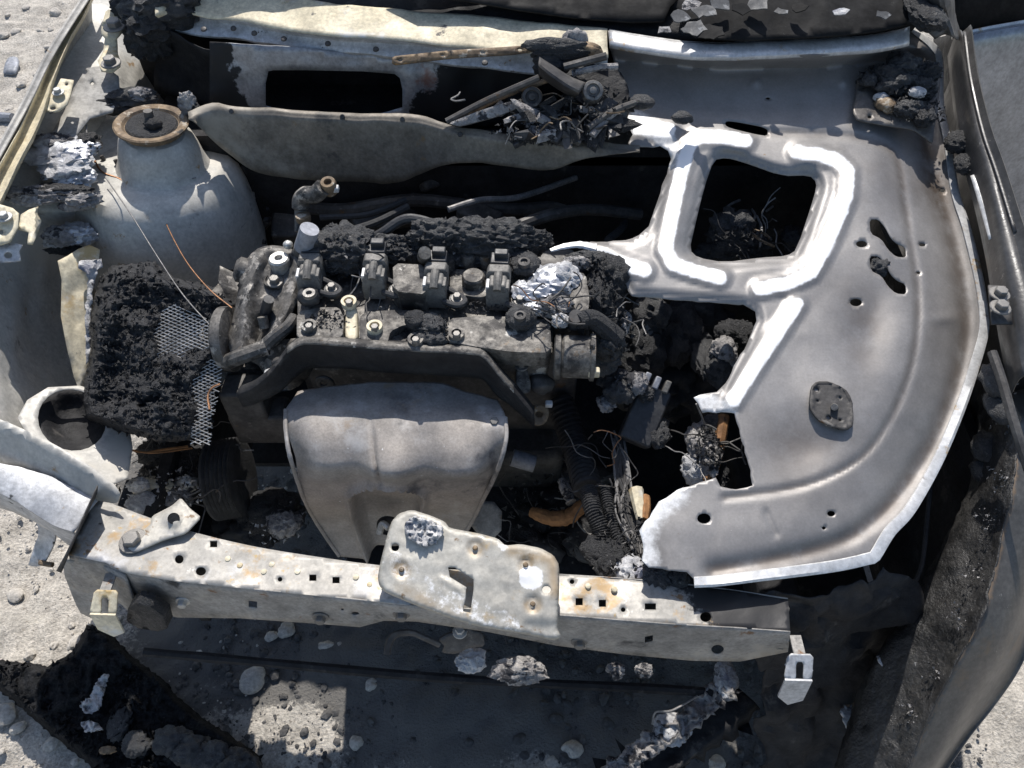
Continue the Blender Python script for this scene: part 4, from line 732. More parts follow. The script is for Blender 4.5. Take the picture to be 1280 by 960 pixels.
b = MB(); b.tube([P(376, 290, .86), P(376, 268, .88), P(376, 252, .90), P(382, 244, .915), P(394, 243, .92), P(404, 234, .935)], lambda t: .011 if t < .3 else .015, 12, 6); b.build('coolant_elbow', 'engine_soot', eng)
MB().lathe(P(411, 232, .935), (0, -.2, 1), [(.012, -.015), (.0135, .006), (.012, .010), (.007, .010), (.006, .002), (.001, .002)], 18).build('elbow_nut', 'rust', eng)
MB().box(P(417, 236, .93), (.018, .012, .010)).build('elbow_clamp', 'panel_zinc', eng, bevel=.002)
MB().lathe(P(379, 272, .885), (0, .1, 1), [(.0125, -.006), (.0135, 0), (.0125, .005), (.008, .006)], 16).build('elbow_nut', 'rust', eng)
lump('pipe_knob', P(360, 306, .885), (.008, .008, .007), 'bolt_bright', eng, 9, 3, .1)
# lid of burnt intake behind the cover
for k, (px, py, z, rx, ry, rz, m) in enumerate(((432, 313, .88, .058, .035, .030, 'char_fine'), (398, 312, .87, .025, .025, .025, 'char_fine'), (415, 296, .89, .016, .016, .016, 'char'), (478, 312, .87, .045, .025, .022, 'char_fine'), (505, 318, .865, .030, .020, .02, 'char_fine'),
      (560, 300, .885, .060, .032, .030, 'char_fine'), (610, 300, .885, .065, .030, .030, 'char_fine'), (655, 303, .88, .040, .020, .022, 'char'), (585, 316, .87, .06, .025, .022, 'char_fine'), (535, 304, .875, .035, .02, .018, 'char_fine'), (622, 318, .87, .04, .02, .022, 'char_fine'))):
    lump('burnt_intake', P(px, py, z), (rx, ry, rz), m, eng, 100 + k, 5, .5, 2.2)
MB().tube([P(462, 300, .875), P(478, 291, .89), P(503, 275, .905), P(525, 275, .905), P(555, 285, .90), P(580, 292, .885)], .0085, 10, 6).build('breather_hose', 'black_plastic', eng)
MB().tube([P(425, 292, .8), P(470, 278, .8), P(510, 258, .8)], .007, 8).build('vacuum_line', 'rubber', eng); MB().tube([P(400, 272, .78), P(460, 268, .78), P(508, 250, .78)], .006, 8).build('vacuum_line', 'rubber', eng)
lump('clinker', VC.at(538, 407, .024), (.022, .016, .012), 'char_fine', eng, 130, 4, .5); lump('clinker', VC.at(519, 400, .03), (.014, .016, .012), 'char', eng, 131, 3, .4); lump('clinker', VC.at(540, 422, .02), (.024, .012, .010), 'char_fine', eng, 132, 4, .5)
isp = [(P(432, 313, .885), (.055, .032, .026)), (P(478, 312, .872), (.042, .024, .02)), (P(560, 300, .888), (.058, .03, .026)), (P(610, 300, .888), (.062, .028, .026)), (P(585, 316, .872), (.055, .024, .02)), (P(655, 303, .88), (.038, .02, .018)), (P(398, 312, .87), (.024, .024, .022))]
crumbs(eng, isp, 900, .0025, .009, 'char', 3); crumbs(eng, isp, 350, .002, .006, 'ash_grey', 4)
crumbs(eng, [(VC.at(538, 407, .026), (.03, .02, .008)), (VC.at(690, 360, .03), (.045, .03, .012)), (VC.at(650, 345, .022), (.03, .02, .006)), (VC.at(450, 345, .012), (.05, .02, .003)), (VC.at(600, 385, .02), (.05, .012, .002)), (VC.at(410, 400, .02), (.03, .02, .002))], 420, .0015, .0055, 'char', 5)
crumbs(eng, [(P(762, 430, .82), (.028, .026, .024)), (P(750, 372, .85), (.03, .04, .03)), (P(748, 335, .865), (.035, .02, .018)), (P(776, 405, .8), (.02, .03, .02))], 420, .002, .008, 'char', 6)
tangle(eng, P(700, 385, .885), (.03, .02, .01), 10, ['copper', 'wire_grey', 'dark_metal'], seed=4); tangle(eng, P(480, 330, .875), (.08, .02, .01), 12, ['wire_grey', 'dark_metal', 'dark_metal'], seed=6); tangle(eng, P(765, 400, .84), (.03, .03, .02), 8, ['wire_grey', 'dark_metal', 'dark_metal'], seed=8)
# plumbing in the dark behind and beside the engine
for k, (pts, r, m) in enumerate((([(300, 262, .62), (360, 258, .66), (430, 262, .70), (520, 250, .72), (640, 262, .70), (760, 250, .66)], .014, 'dark_metal'), ([(420, 240, .66), (500, 236, .70), (580, 245, .70), (690, 235, .68)], .009, 'rubber'), ([(640, 285, .78), (690, 268, .78), (740, 262, .74), (800, 268, .70)], .012, 'dark_metal'), ([(560, 262, .80), (600, 250, .80), (650, 246, .78), (720, 222, .76)], .006, 'wire_grey'), ([(310, 300, .60), (330, 280, .64), (345, 262, .66), (340, 240, .70)], .011, 'dark_metal'), ([(760, 300, .74), (780, 280, .70), (775, 250, .66), (790, 220, .66)], .008, 'rubber'))):
    MB().tube([P(*p) for p in pts], r, 10, 6).build('coolant_pipe' if r > .01 else 'vacuum_line', m, eng)
for k, (px, py, z, a, c_, e_) in enumerate(((600, 275, .70, .09, .05, .05), (690, 250, .66, .12, .06, .06), (360, 290, .62, .06, .06, .08), (480, 275, .66, .14, .04, .05), (540, 230, .74, .05, .02, .03))):
    MB().box(P(px, py, z), (a, c_, e_), Euler((.2 * k, .1, .3 * k - .5)).to_matrix()).build('bracket', 'dark_metal', eng, bevel=.006)
# thermostat housing
hc = P(722, 446, .825); b = MB(); b.lathe(hc, (1, -.05, 0), [(.030, -.026), (.034, -.022), (.034, .018), (.038, .020), (.038, .026), (.030, .027)], 40); th_ = b.build('throttle_housing', 'engine_alloy', eng)
MB().lathe(hc + np.array([-.03, 0, 0]), (1, -.05, 0), [(.03, -.008), (.036, -.006), (.036, .002), (.03, .004)], 30).build('housing_flange', 'engine_alloy', th_)
MB().box(hc + np.array([.024, -.030, -.002]), (.018, .012, .014)).build('housing_lug', 'panel_cream', th_, bevel=.002)
MB().box(hc + np.array([.02, -.006, .036]), (.008, .012, .01)).build('housing_lug', 'engine_alloy', th_, bevel=.002)
MB().cyl(P(718, 405, .85), P(720, 395, .885), .0115, .011, 16).build('sensor_stub', 'dark_metal', eng)
MB().tube([P(722, 402, .875), P(738, 398, .87), P(755, 410, .85), P(770, 425, .83)], lambda t: .013 + .006 * t, 10, 5).build('coolant_stub', 'char', eng)
for k, (px, py, z, rx, ry, rz, m) in enumerate(((762, 430, .82, .024, .022, .022, 'char_fine'), (750, 452, .78, .03, .02, .02, 'char_fine'), (745, 372, .84, .026, .035, .03, 'char'), (762, 350, .85, .03, .03, .03, 'char'), (748, 330, .86, .03, .018, .02, 'char_fine'), (720, 330, .87, .02, .012, .012, 'ash_grey'), (735, 322, .87, .03, .010, .012, 'char_fine'), (765, 385, .82, .02, .035, .02, 'char'), (776, 405, .8, .014, .022, .016, 'ash_grey'))):
    lump('crust', P(px, py, z), (rx, ry, rz), m, eng, 140 + k, 4, .5)
# small lugs on the front of the head
sheet('lifting_lug', rounded([(646, 460), (652, 454), (660, 458), (661, 470), (664, 478), (663, 492), (650, 492), (644, 480)], 1), Plane((646, 460, .80), (660, 458, .80), (655, 490, .775)), 'engine_alloy', eng, step=4, th=.01, bevel=.002); bolt(P(652, 458, .806), .007, .012, eng, 'bolt')
sheet('eyelet_tab', rounded([(662, 512), (672, 505), (684, 506), (687, 517), (682, 530), (670, 533), (660, 525)], 1), Plane((662, 512, .735), (684, 506, .735), (670, 533, .72)), 'rust', eng, holes=[ell(674, 518, 5, 4)], step=3.5, th=.004)
lump('sensor_stub', P(676, 480, .77), (.02, .016, .016), 'dark_metal', eng, 151, 3, .3); MB().box(P(686, 505, .745), (.012, .010, .010)).build('connector', 'panel_zinc', eng, bevel=.002)
# exhaust shield carrier: pressed bar along the head
tb = [(298, 492, .79), (318, 484, .805), (340, 466, .83), (360, 440, .85), (380, 429, .856), (420, 430, .856), (480, 435, .854), (540, 438, .853), (592, 441, .851), (606, 447, .847), (622, 466, .83), (642, 488, .81), (668, 518, .78)]
bt_ = [P(*p) for p in tb]
loft('shield_bar', [[p + np.array([0, .018, -.004]) for p in bt_], [p + np.array([0, .004, .002]) for p in bt_], [p + np.array([0, -.004, -.003]) for p in bt_], [p + np.array([0, -.003, -.03]) for p in bt_], [p + np.array([0, .0, -.03 - .03 * min(1, max(0, (i - .5) / 2.5), max(0, (12 - i) / 2))]) for i, p in enumerate(bt_)]], 'soot_black', eng, nu=70, seg=3, th=.003, noise=.0015)
loft('bar_edge', [[p + np.array([0, .012, .0015]) for p in bt_[3:12]], [p + np.array([0, .003, .0045]) for p in bt_[3:12]], [p + np.array([0, -.005, .001]) for p in bt_[3:12]]], 'engine_alloy', eng, nu=50, seg=3, th=.002, noise=.001)
sheet('eyelet_tab', rounded([(392, 474), (404, 470), (416, 475), (419, 484), (410, 488), (398, 485)], 1), WallY(float(P(400, 440, .80)[1]) - .016), 'dark_metal', eng, holes=[ell(405, 480, 4, 3)], step=3, th=.003)
b = MB(); b.box(P(310, 500, .69) , (.07, .05, .09)); b.box(P(330, 525, .63), (.10, .05, .08)); b.build('mount_block', 'dark_metal', eng, bevel=.006)
lump('melted_residue', P(341, 465, .80), (.012, .006, .005), 'panel_cream' if False else 'ash', eng, 155, 3, .4); lump('melted_residue', P(352, 452, .805), (.014, .008, .007), 'dark_metal', eng, 156, 3, .4)
# exhaust heat shield
def shield_disp(G):
    out = G.copy()
    # three lobes over the manifold runners on the upper bulge
    nu, nv = G.shape[:2]; u = np.linspace(0, 1, nu)[:, None]; v = np.linspace(0, 1, nv)[None]
    cs = ((.17, .13, .020), (.47, .15, .032), (.81, .15, .024)); lob = sum(a_ * np.exp(-np.abs((u - c_) / w_) ** 2.6) for c_, w_, a_ in cs) - .006 * np.exp(-((u - .40 - .15 * (v - .35)) / .012) ** 2)
    up = np.exp(-((v - .44) / .17) ** 2)
    out[..., 1] -= 1.5 * (lob - .014) * up; out[..., 2] -= .8 * (.034 - lob) * up
    arch = np.maximum(np.abs((u - .46) / .20), np.abs((v - .83) / .22)); rl = np.exp(-((np.hypot((u - .46) / .19, np.maximum(0, .70 - v) / .10 + .0) - 1) / .16) ** 2) * (v > .5)
    ins = sstep(1.05, .9, np.hypot((u - .46) / .20, np.maximum(0, .72 - v) / .12)) * sstep(.55, .62, v)
    out[..., 1] += .030 * ins; out[..., 1] -= .014 * rl * sstep(.5, .6, v); 
    k = .0026 * fbm(G * 14, 3, 6); out[..., 1] += k; out[..., 2] += k
    return out
hs = loft('heat_shield', [(.765, [(372, 488), (430, 480), (500, 478), (560, 482), (622, 500)]), (.770, [(357, 512), (410, 506), (480, 504), (560, 512), (632, 522)]), (.768, [(357, 535), (410, 532), (470, 530), (560, 540), (633, 545)]), (.760, [(360, 560), (420, 558), (480, 560), (550, 566), (630, 562)]), (.738, [(365, 580), (420, 580), (480, 582), (550, 585), (624, 582)]), (.675, [(372, 602), (425, 603), (480, 605), (550, 606), (615, 603)]), (.62, [(381, 626), (430, 628), (490, 630), (550, 628), (604, 624)]), (.55, [(396, 654), (440, 656), (490, 657), (540, 655), (590, 652)]), (.48, [(424, 695), (455, 698), (490, 700), (530, 698), (566, 690)])], 'shield', eng, nu=110, seg=12, disp=shield_disp, auto=80)
MB().lathe(P(486, 650, .565) + np.array([0, -.012, 0]), (0, -1, .35), [(.020, -.004), (.0195, .002), (.017, .0025), (.016, .0), (.0005, .0)], 24).build('shield_hole', 'soot_black', hs)
MB().tube([P(474, 668, .57), P(478, 655, .58), P(486, 660, .58)], .006, 8).build('oxygen_sensor', 'bolt_bright', hs)
for ed in ([(357, 512, .770), (357, 535, .768), (360, 560, .76), (365, 580, .738), (372, 602, .677), (381, 626, .622), (396, 654, .552), (424, 695, .482)], [(632, 522, .770), (633, 545, .768), (630, 562, .76), (624, 582, .738), (615, 603, .677), (604, 624, .622), (590, 652, .552), (566, 690, .482)]):
    MB().tube([P(*p) for p in ed], .0035, 8, 4, .08).build('crimped_edge', 'shield', hs)
for px, py, z in ((618, 528, .765),): bolt(P(px, py, z), .007, .010, hs, 'bolt', axis=(0, -.3, 1) if z > .7 else (0, -1, .3))
# accessory pulley with ribbed belt
pc = P(288, 598, .52); b = MB(); prof = [(.02, -.03), (.075, -.028)]
for k in range(6): prof += [(.075, -.024 + k * .008), (.070, -.020 + k * .008)]
prof += [(.075, .024), (.06, .028), (.02, .02)]
b.lathe(pc, (1, .1, .1), prof, 48); b.build('crank_pulley', 'rubber', eng)
MB().cyl(P(640, 572, .56), P(668, 580, .55), .016, .016, 14).build('down_pipe', 'scrap_grey', eng)
sheet('pipe_flange', rounded([(585, 625), (628, 628), (626, 675), (590, 668)], 1), Plane((585, 625, .5), (628, 628, .5), (590, 668, .47)), 'beam_shaded', eng, step=6, th=.004)

# ================================================================== BURNT FUSE BOX with expanded metal mesh
fb = empty('burnt_fuse_box', P(190, 450, .62), 'black charred mat with expanded metal mesh showing, left of the engine', 'burnt box')
FB = Plane((140, 330, .815), (290, 385, .815), (150, 540, .735))
fo_ = [(138, 332), (160, 330), (195, 326), (205, 340), (222, 348), (249, 353), (270, 360), (297, 378), (296, 388), (280, 400), (279, 411), (276, 440), (273, 477), (266, 515), (256, 545), (230, 552), (201, 553), (176, 546), (152, 540), (128, 532), (107, 523), (104, 505), (103, 483), (110, 460), (114, 441), (112, 405), (118, 375), (124, 350)]
pa = np.array([(191, 412), (202, 398), (207, 388), (222, 382), (236, 392), (246, 392), (262, 404), (278, 410), (278, 436), (266, 431), (256, 438), (240, 435), (226, 446), (212, 440), (196, 450), (197, 432)], float)
pb = np.array([(240, 478), (262, 448), (277, 438), (275, 478), (269, 512), (262, 552), (238, 550), (240, 528), (246, 512), (240, 496)], float)
def fb_disp(v):
    q = n3(v, .03); d = .0045 * fbm(q * np.array([1.1, 3.2, 1]) + .6 * fbm(q, 2, 9)[:, None], 5, 21, False, .68) + .012 * fbm(q * .5, 2, 4) + .0028 * fbm(q * np.array([4, 7, 1]), 3, 6, True) + .005 * fbm(q * np.array([.7, 2.0, 1]) + 4, 3, 5, True)
    fl = np.maximum(sstep(-6, 6, np.where(inpoly(v, pa), 1, -1) * pdist(v, pa, True)), sstep(-6, 6, np.where(inpoly(v, pb), 1, -1) * pdist(v, pb, True)))
    d = d * (1 - .9 * fl) - .010 * fl - .05 * sstep(9, 0, pdist(v, np.array(fo_, float), True))
    d += .014 * np.exp(-(pdist(v, [(150, 350), (130, 420), (115, 500)]) / 12) ** 2) + .010 * np.exp(-(pdist(v, [(190, 345), (260, 370), (290, 382)]) / 9) ** 2)
    d -= .022 * np.exp(-(pdist(v, [(176, 508), (196, 498)]) / 5) ** 2)
    return d
sheet('char_mat', fo_, FB, 'char_slab', fb, step=2.2, th=.006, disp=fb_disp, jit=1.2, auto=80)
rs = random.Random(5); qs = []
while len(qs) < 900:
    p_ = np.array([[rs.uniform(100, 298), rs.uniform(325, 555)]])
    if inpoly(p_, np.array(fo_))[0] and pdist(p_, np.array(fo_, float), True)[0] > 4 and not inpoly(p_, pa)[0] and not inpoly(p_, pb)[0]: qs.append((FB.at(p_[0, 0], p_[0, 1], float(fb_disp(p_)[0])), (.004, .004, .002)))
crumbs(fb, qs, 2600, .0015, .0065, 'char_slab', 61); crumbs(fb, qs, 500, .001, .003, 'char_fine', 62)
# mesh strands, one per zigzag line, clipped to where they show
b = MB(); fpa, fpb = rounded(pa, 1), rounded(pb, 1)
ext = lambda poly: poly.mean(0) + (poly - poly.mean(0)) * 1.10
pax, pbx = ext(pa), ext(pb)
dirs = (np.array([1, .42]), np.array([1, -.5]))
for dv in dirs:
    dv = dv / np.linalg.norm(dv); nv_ = np.array([-dv[1], dv[0]])
    for k in range(-60, 61):
        o = np.array([235, 460.]) + nv_ * k * 4.1; t = np.arange(-140, 140, 2.5); q = o + dv * t[:, None]
        ok = inpoly(q, pax) | inpoly(q, pbx)
        i = 0
        while i < len(q):
            if ok[i]:
                j = i
                while j + 1 < len(q) and ok[j + 1]: j += 1
                i, j = i + rnd.choice([0, 0, 1, 2]), j - rnd.choice([0, 0, 0, 1, 2]) if not rnd.random() < .2 else j
                if j - i >= 2:
                    seg_ = q[[i, (i + j) // 2, j]]; pts = FB.at(seg_[:, 0], seg_[:, 1], fb_disp(seg_) * .2 + .0035)
                    for a_, c_ in zip(pts[:-1], pts[1:]): b.cyl(a_, c_, .00085, n=4, cap=False)
                i = max(j + 3, i + 1)
            else: i += 1
tag(b.build('expanded_mesh', 'wire_mesh', fb), kind='stuff')

# ================================================================== LATCH PLATE on the crossmember
lp = empty('latch_plate', P(590, 720, .725), 'flat beige steel plate with bent slot, lying across the front crossmember', 'steel plate')
LP = Plane((490, 650, .775), (695, 700, .77), (690, 795, .742))
lo_ = rounded([(472, 722), (476, 700), (488, 654), (498, 642), (515, 637), (540, 645), (556, 652), (562, 660), (600, 667), (622, 673), (632, 682), (650, 680), (676, 685), (692, 694), (699, 706), (699, 740), (697, 786), (702, 796), (692, 801), (657, 793), (600, 784), (560, 772), (520, 757), (482, 741), (474, 732)], 1, .15)
slot = [(560, 709), (568, 709), (592, 724), (592, 736), (588, 766), (578, 764), (583, 734), (562, 721)]
dim = [(502, 712, 13), (594, 685, 13), (657, 706, 12), (666, 755, 14)]
def lp_disp(v):
    d = -.006 * sstep(3.6, 0, pdist(v, lo_, True)) ** 2
    for x, y, r in dim:
        q = np.hypot(v[:, 0] - x, v[:, 1] - y); d += -.004 * sstep(r, r * .5, q) + .0035 * sstep(4, 1.5, q)
    d += .003 * sstep(590, 640, v[:, 0]) + .0025 * sstep(4, 0, pdist(v, [(550, 722), (582, 742), (580, 768)])) + .0012 * fbm(n3(v, .05), 3, 2)
    d += -.006 * sstep(652, 660, v[:, 0]) * sstep(770, 785, v[:, 1])
    return d
lpl = sheet('plate', lo_, LP, 'plate_beige', lp, holes=[ell(494, 684, 5), ell(683, 737, 5.5, 5), slot], step=3.6, th=.003, disp=lp_disp, mask2=lambda v: np.clip(sum(.8 * np.exp(-((np.hypot(v[:, 0] - x, v[:, 1] - y) - .6 * r) / 4) ** 2) for x, y, r in dim) + .7 * np.exp(-(pdist(v, [(640, 690), (690, 700), (695, 740)]) / 8) ** 2) + .5 * np.exp(-(pdist(v, [(500, 735), (560, 765)]) / 8) ** 2), 0, 1), mask=lambda v: np.maximum(.75 * sstep(24, 10, np.hypot(v[:, 0] - 664, v[:, 1] - 722)), np.maximum(.5 * sstep(20, 8, np.hypot(v[:, 0] - 630, v[:, 1] - 678)), .45 * sstep(30, 8, pdist(v, [(490, 700), (540, 740), (640, 780)])))), auto=80)
for x, y, r in dim: MB().lathe(LP.at(x, y, -.001), (0, -.1, 1), [(.004, 0), (.003, .003), (.001, .0035)], 10).build('weld_nugget', 'rust', lpl)
sheet('flaked_ash', rounded([(506, 652), (520, 645), (540, 650), (556, 660), (552, 672), (540, 682), (526, 684), (514, 674), (504, 664)], 1), LP, 'ash', lpl, step=2.2, th=.003, disp=lambda v: .005 + .006 * fbm(n3(v, .16), 4, 9, True), jit=1.5, auto=80)
b = MB(); b.tube([LP.at(548, 716, .002), LP.at(572, 734, .002), LP.at(572, 760, .002)], .0025, 6, 3) if False else None
# folded bracket hanging below the plate
hb = empty('hanging_bracket', P(540, 800, .60), 'bent brown latch bracket hanging under the beige steel plate', 'bracket')
MB().tube([P(484, 818, .60), P(486, 805, .61), P(495, 793, .62), P(515, 791, .63), P(530, 797, .63), P(550, 806, .62)], .0055, 8, 5, sq=.6).build('hook_arm', 'dark_metal', hb)
sheet('bracket_leaf', rounded([(548, 800), (560, 792), (578, 790), (580, 784), (604, 792), (606, 808), (586, 810), (570, 818), (552, 816), (556, 808)], 1, .15), Plane((548, 800, .63), (604, 792, .63), (570, 818, .605)), 'dark_metal', hb, step=4, th=.004)
bolt(P(575, 790, .635), .007, .01, hb, 'bolt_bright')
for k, (px, py, z, r, m, nm, lb) in enumerate(((588, 826, .57, .020, 'ash', 'ash_clump', 'bluish grey ash clump hanging below the bent latch bracket'), (648, 838, .45, .024, 'ash_grey', 'ash_clump', 'long grey ash clump under the crossmember below the beige plate'), (770, 838, .40, .014, 'ash_grey', 'ash_clump', 'small grey ash clump right of the long ash clump, in deep shade'), (806, 838, .40, .012, 'ash_grey', 'ash_clump', 'small grey ash clump in deep shade nearest the burnt plank'))):
    tag(lump(nm, P(px, py, z), (r * (1.6 if k == 1 else 1), r * .8, r * .8), m, None, 170 + k, 4, .6, 2), lb, 'ash', 'ash clumps under the crossmember')
# ================================================================== WIPER LINKAGE wreck on the cowl
wl = empty('wiper_linkage', P(690, 150, .93), 'charred wiper motor and linkage heaped on the cowl beside the hood', 'wiper linkage')
sheet('link_bar', rounded([(490, 72), (494, 70), (560, 63), (640, 58), (672, 55), (674, 63), (640, 68), (560, 73), (494, 81), (490, 79)], 1, .1), Plane((490, 75, 1.03), (672, 58, 1.04), (580, 72, 1.03)), 'rust', wl, holes=[ell(500, 75, 3, 2), rect(604, 65.5, 5, 3), ell(553, 69, 2, 1.3), ell(650, 62, 3, 1.6)], step=4, th=.004)
for k, (pts, r, m) in enumerate((([(558, 152, .95), (610, 125, .98), (674, 97, 1.02)], .006, 'dark_metal'), ([(570, 152, .945), (625, 122, .975), (690, 98, 1.01)], .005, 'rust'), ([(705, 84, 1.03), (735, 76, 1.04), (758, 70, 1.05)], .007, 'dark_metal'), ([(715, 92, 1.02), (745, 85, 1.03), (772, 83, 1.03)], .006, 'ash_grey'), ([(735, 160, .97), (765, 140, .985), (800, 126, .99)], .006, 'dark_metal'), ([(740, 170, .96), (752, 155, .97), (770, 138, .985)], .007, 'ash_grey'))):
    MB().tube([P(*p) for p in pts], r, 8, 6).build('link_rod', m, wl)
def slab(name, out, surf, th, m, par, **k): return sheet(name, rounded(out, 1, .12), surf, m, par, step=5, th=th, bevel=.002, **k)
slab('motor_arm', [(560, 154), (600, 138), (636, 127), (650, 127), (646, 136), (620, 146), (575, 158)], Plane((560, 154, .96), (650, 127, .985), (575, 158, .955)), .03, 'ash_grey', wl)
slab('motor_arm', [(642, 128), (652, 122), (658, 138), (655, 152), (646, 150)], Plane((642, 128, .98), (655, 122, .98), (650, 150, .96)), .03, 'char', wl)
loft('bent_shroud', [[(674, 72, 1.05), (690, 82, 1.045), (712, 96, 1.03), (732, 104, 1.02)], [(673, 82, 1.055), (688, 94, 1.045), (708, 108, 1.03), (724, 116, 1.015)], [(675, 94, 1.02), (690, 106, 1.01), (706, 116, 1.0), (720, 122, .99)]], 'dark_metal', wl, nu=20, seg=5, th=.003)
for px, py, z in ((665, 122, .99), (741, 114, 1.01)):
    MB().lathe(P(px, py, z), (0, -.7, .7), [(.018, -.02), (.019, .0), (.017, .006), (.012, .007), (.011, .002), (.006, .002), (.006, .008), (.001, .009)], 24).build('pivot_bush', 'dark_metal' if px < 700 else 'bolt', wl)
slab('motor_case', [(700, 92), (735, 78), (775, 88), (786, 110), (788, 140), (765, 150), (735, 135), (715, 120)], Plane((700, 92, 1.0), (775, 88, 1.0), (765, 150, .96)), .06, 'soot_black', wl)
for k in range(34):
    px, py = rnd.uniform(640, 790), rnd.uniform(130, 182); z = .95 + .03 * (182 - py) / 50
    r = rnd.uniform(.010, .026); shard('char_shard', P(px, py, z), (r * rnd.uniform(1, 1.9), r * .8, r * .45), rnd.choice(['char', 'char_fine', 'black_plastic', 'dark_metal', 'char', 'ash_grey']), wl, 200 + k)
for k, (px, py, z, a, b_) in enumerate(((690, 168, .955, .03, .016), (715, 172, .955, .025, .012), (672, 165, .955, .02, .014), (735, 170, .95, .022, .02), (655, 175, .945, .03, .010), (700, 178, .945, .035, .008), (680, 150, .97, .018, .012))):
    MB().box(P(px, py, z), (a * 1.4, b_ * 1.5, .010), Euler((rnd.uniform(-.5, .5), rnd.uniform(-.5, .5), rnd.uniform(-.9, .9))).to_matrix()).build('broken_piece', ['black_plastic', 'dark_metal', 'ash_grey', 'char'][k % 4], wl, bevel=.002)
for k, (px, py, z, rx, ry, rz, m) in enumerate(((695, 57, 1.05, .05, .012, .012, 'char_fine'), (718, 52, 1.05, .020, .012, .016, 'ash_grey'), (700, 66, 1.04, .05, .010, .012, 'char'), (730, 64, 1.04, .03, .012, .012, 'rust'), (690, 82, 1.02, .03, .015, .02, 'char'))): lump('char_shard', P(px, py, z), (rx, ry, rz), m, wl, 230 + k, 3, .6)
crumbs(wl, [(P(700, 160, .955), (.12, .03, .012)), (P(740, 130, .985), (.06, .04, .02)), (P(680, 175, .945), (.06, .01, .006))], 420, .002, .008, 'char', 51); crumbs(wl, [(P(700, 165, .955), (.10, .025, .012))], 140, .002, .006, 'ash_grey', 52); tangle(wl, P(710, 145, .98), (.06, .03, .02), 16, ['wire_grey', 'dark_metal', 'rust'], seed=53)
b = MB(); b.box((P(720, 150, .90)), (.26, .10, .06)); b.build('linkage_base', 'soot_black', wl, bevel=.01)
lump('char_shard', P(803, 128, .985), (.022, .014, .012), 'char_fine', wl, 238, 3, .4); lump('char_shard', P(853, 147, .975), (.018, .012, .01), 'char_fine', wl, 239, 3, .4)

# ================================================================== char heaps in the bay, right of the engine
def heap(name, label, items, loc):
    h = empty(name, loc, label, 'char heap', 'heaps of char in the bay')
    for k, (px, py, z, rx, ry, rz, m) in enumerate(items): lump('clinker', P(px, py, z), (rx, ry, rz), m, h, int(px) + k, 4, .55, 1.8)
    return h
heap('char_heap', 'grey black char heap in the gap between engine and hood frame', [(815, 392, .70, .028, .04, .03, 'char_fine'), (806, 410, .69, .02, .02, .02, 'ash_grey'), (800, 430, .66, .04, .06, .04, 'char'), (840, 420, .64, .05, .06, .05, 'char'), (870, 405, .62, .06, .05, .05, 'soot_black'), (825, 470, .56, .08, .09, .05, 'soot_black'), (880, 470, .56, .06, .08, .05, 'soot_black')], P(830, 430, .22))
heap('char_heap', 'flaky grey char heap under the slanting arm of the hood frame', [(905, 440, .72, .022, .026, .02, 'ash_grey'), (900, 462, .70, .025, .03, .02, 'char_fine'), (920, 420, .70, .03, .03, .02, 'char'), (880, 445, .66, .02, .05, .02, 'char_fine')], P(905, 440, .22))
hp3 = heap('char_heap', 'pale streaked char heap seen through the notch in the hood edge', [(880, 560, .66, .022, .045, .02, 'ash_grey'), (870, 585, .64, .02, .025, .018, 'ash'), (895, 535, .66, .02, .02, .015, 'char_fine'), (890, 590, .62, .025, .04, .02, 'char')], P(890, 560, .22))
MB().tube([P(905, 520, .68), P(900, 550, .67), P(893, 580, .66), P(885, 602, .65)], .010, 8, 5).build('scorched_hose', 'scorch', hp3)
hp4 = heap('char_heap', 'round charred lump with bent wires inside the square hood opening', [(914, 284, .78, .040, .034, .032, 'char_fine'), (925, 312, .76, .05, .025, .02, 'char'), (900, 318, .74, .04, .03, .02, 'char'), (945, 318, .74, .03, .025, .02, 'char_fine'), (992, 300, .74, .02, .03, .02, 'char_fine')], P(920, 300, .22))
for k, pts in enumerate(([(937, 288, .79), (950, 300, .80), (968, 308, .79)], [(938, 286, .79), (955, 292, .79), (964, 300, .78)], [(940, 262, .78), (944, 270, .79), (938, 280, .79)], [(905, 262, .77), (914, 255, .78), (925, 250, .78)], [(950, 310, .78), (952, 285, .79), (946, 270, .79)], [(958, 264, .78), (966, 258, .78)])): MB().tube([P(*p) for p in pts], .0026, 6).build('bent_wire', 'rust' if k < 2 else 'wire_grey', hp4)
lump('clinker', P(1100, 335, .80), (.02, .02, .014), 'char_fine', hp4, 77, 3, .5) if False else None
tag(lump('char_nugget', HP.at(1099, 333, float(hood_disp(np.array([[1099., 333.]]))[0]) - .012), (.016, .018, .012), 'char_fine', None, 78, 4, .6), 'glittering char nugget wedged in the lower curved slot of the hood', 'char')
for h_, c_, sp in ((hp3, P(885, 560, .68), (.02, .04, .02)), (hp4, P(925, 300, .79), (.05, .03, .02))):
    tangle(h_, c_, sp, 10, ['copper', 'wire_grey', 'dark_metal', 'scorch'], seed=int(c_[0] * 100)); crumbs(h_, [(c_, sp)], 160, .002, .007, 'char', int(c_[0] * 90))
crumbs(hpl, [(HP.at(x, y, d0h + .034), (.05, .035, .018)) for x, y in ((1105, 100), (1140, 92), (1135, 115), (1145, 140))], 420, .002, .008, 'char', 12); crumbs(hpl, [(HP.at(1120, 130, d0h + .026), (.06, .03, .003))], 60, .002, .005, 'ash_grey', 13)
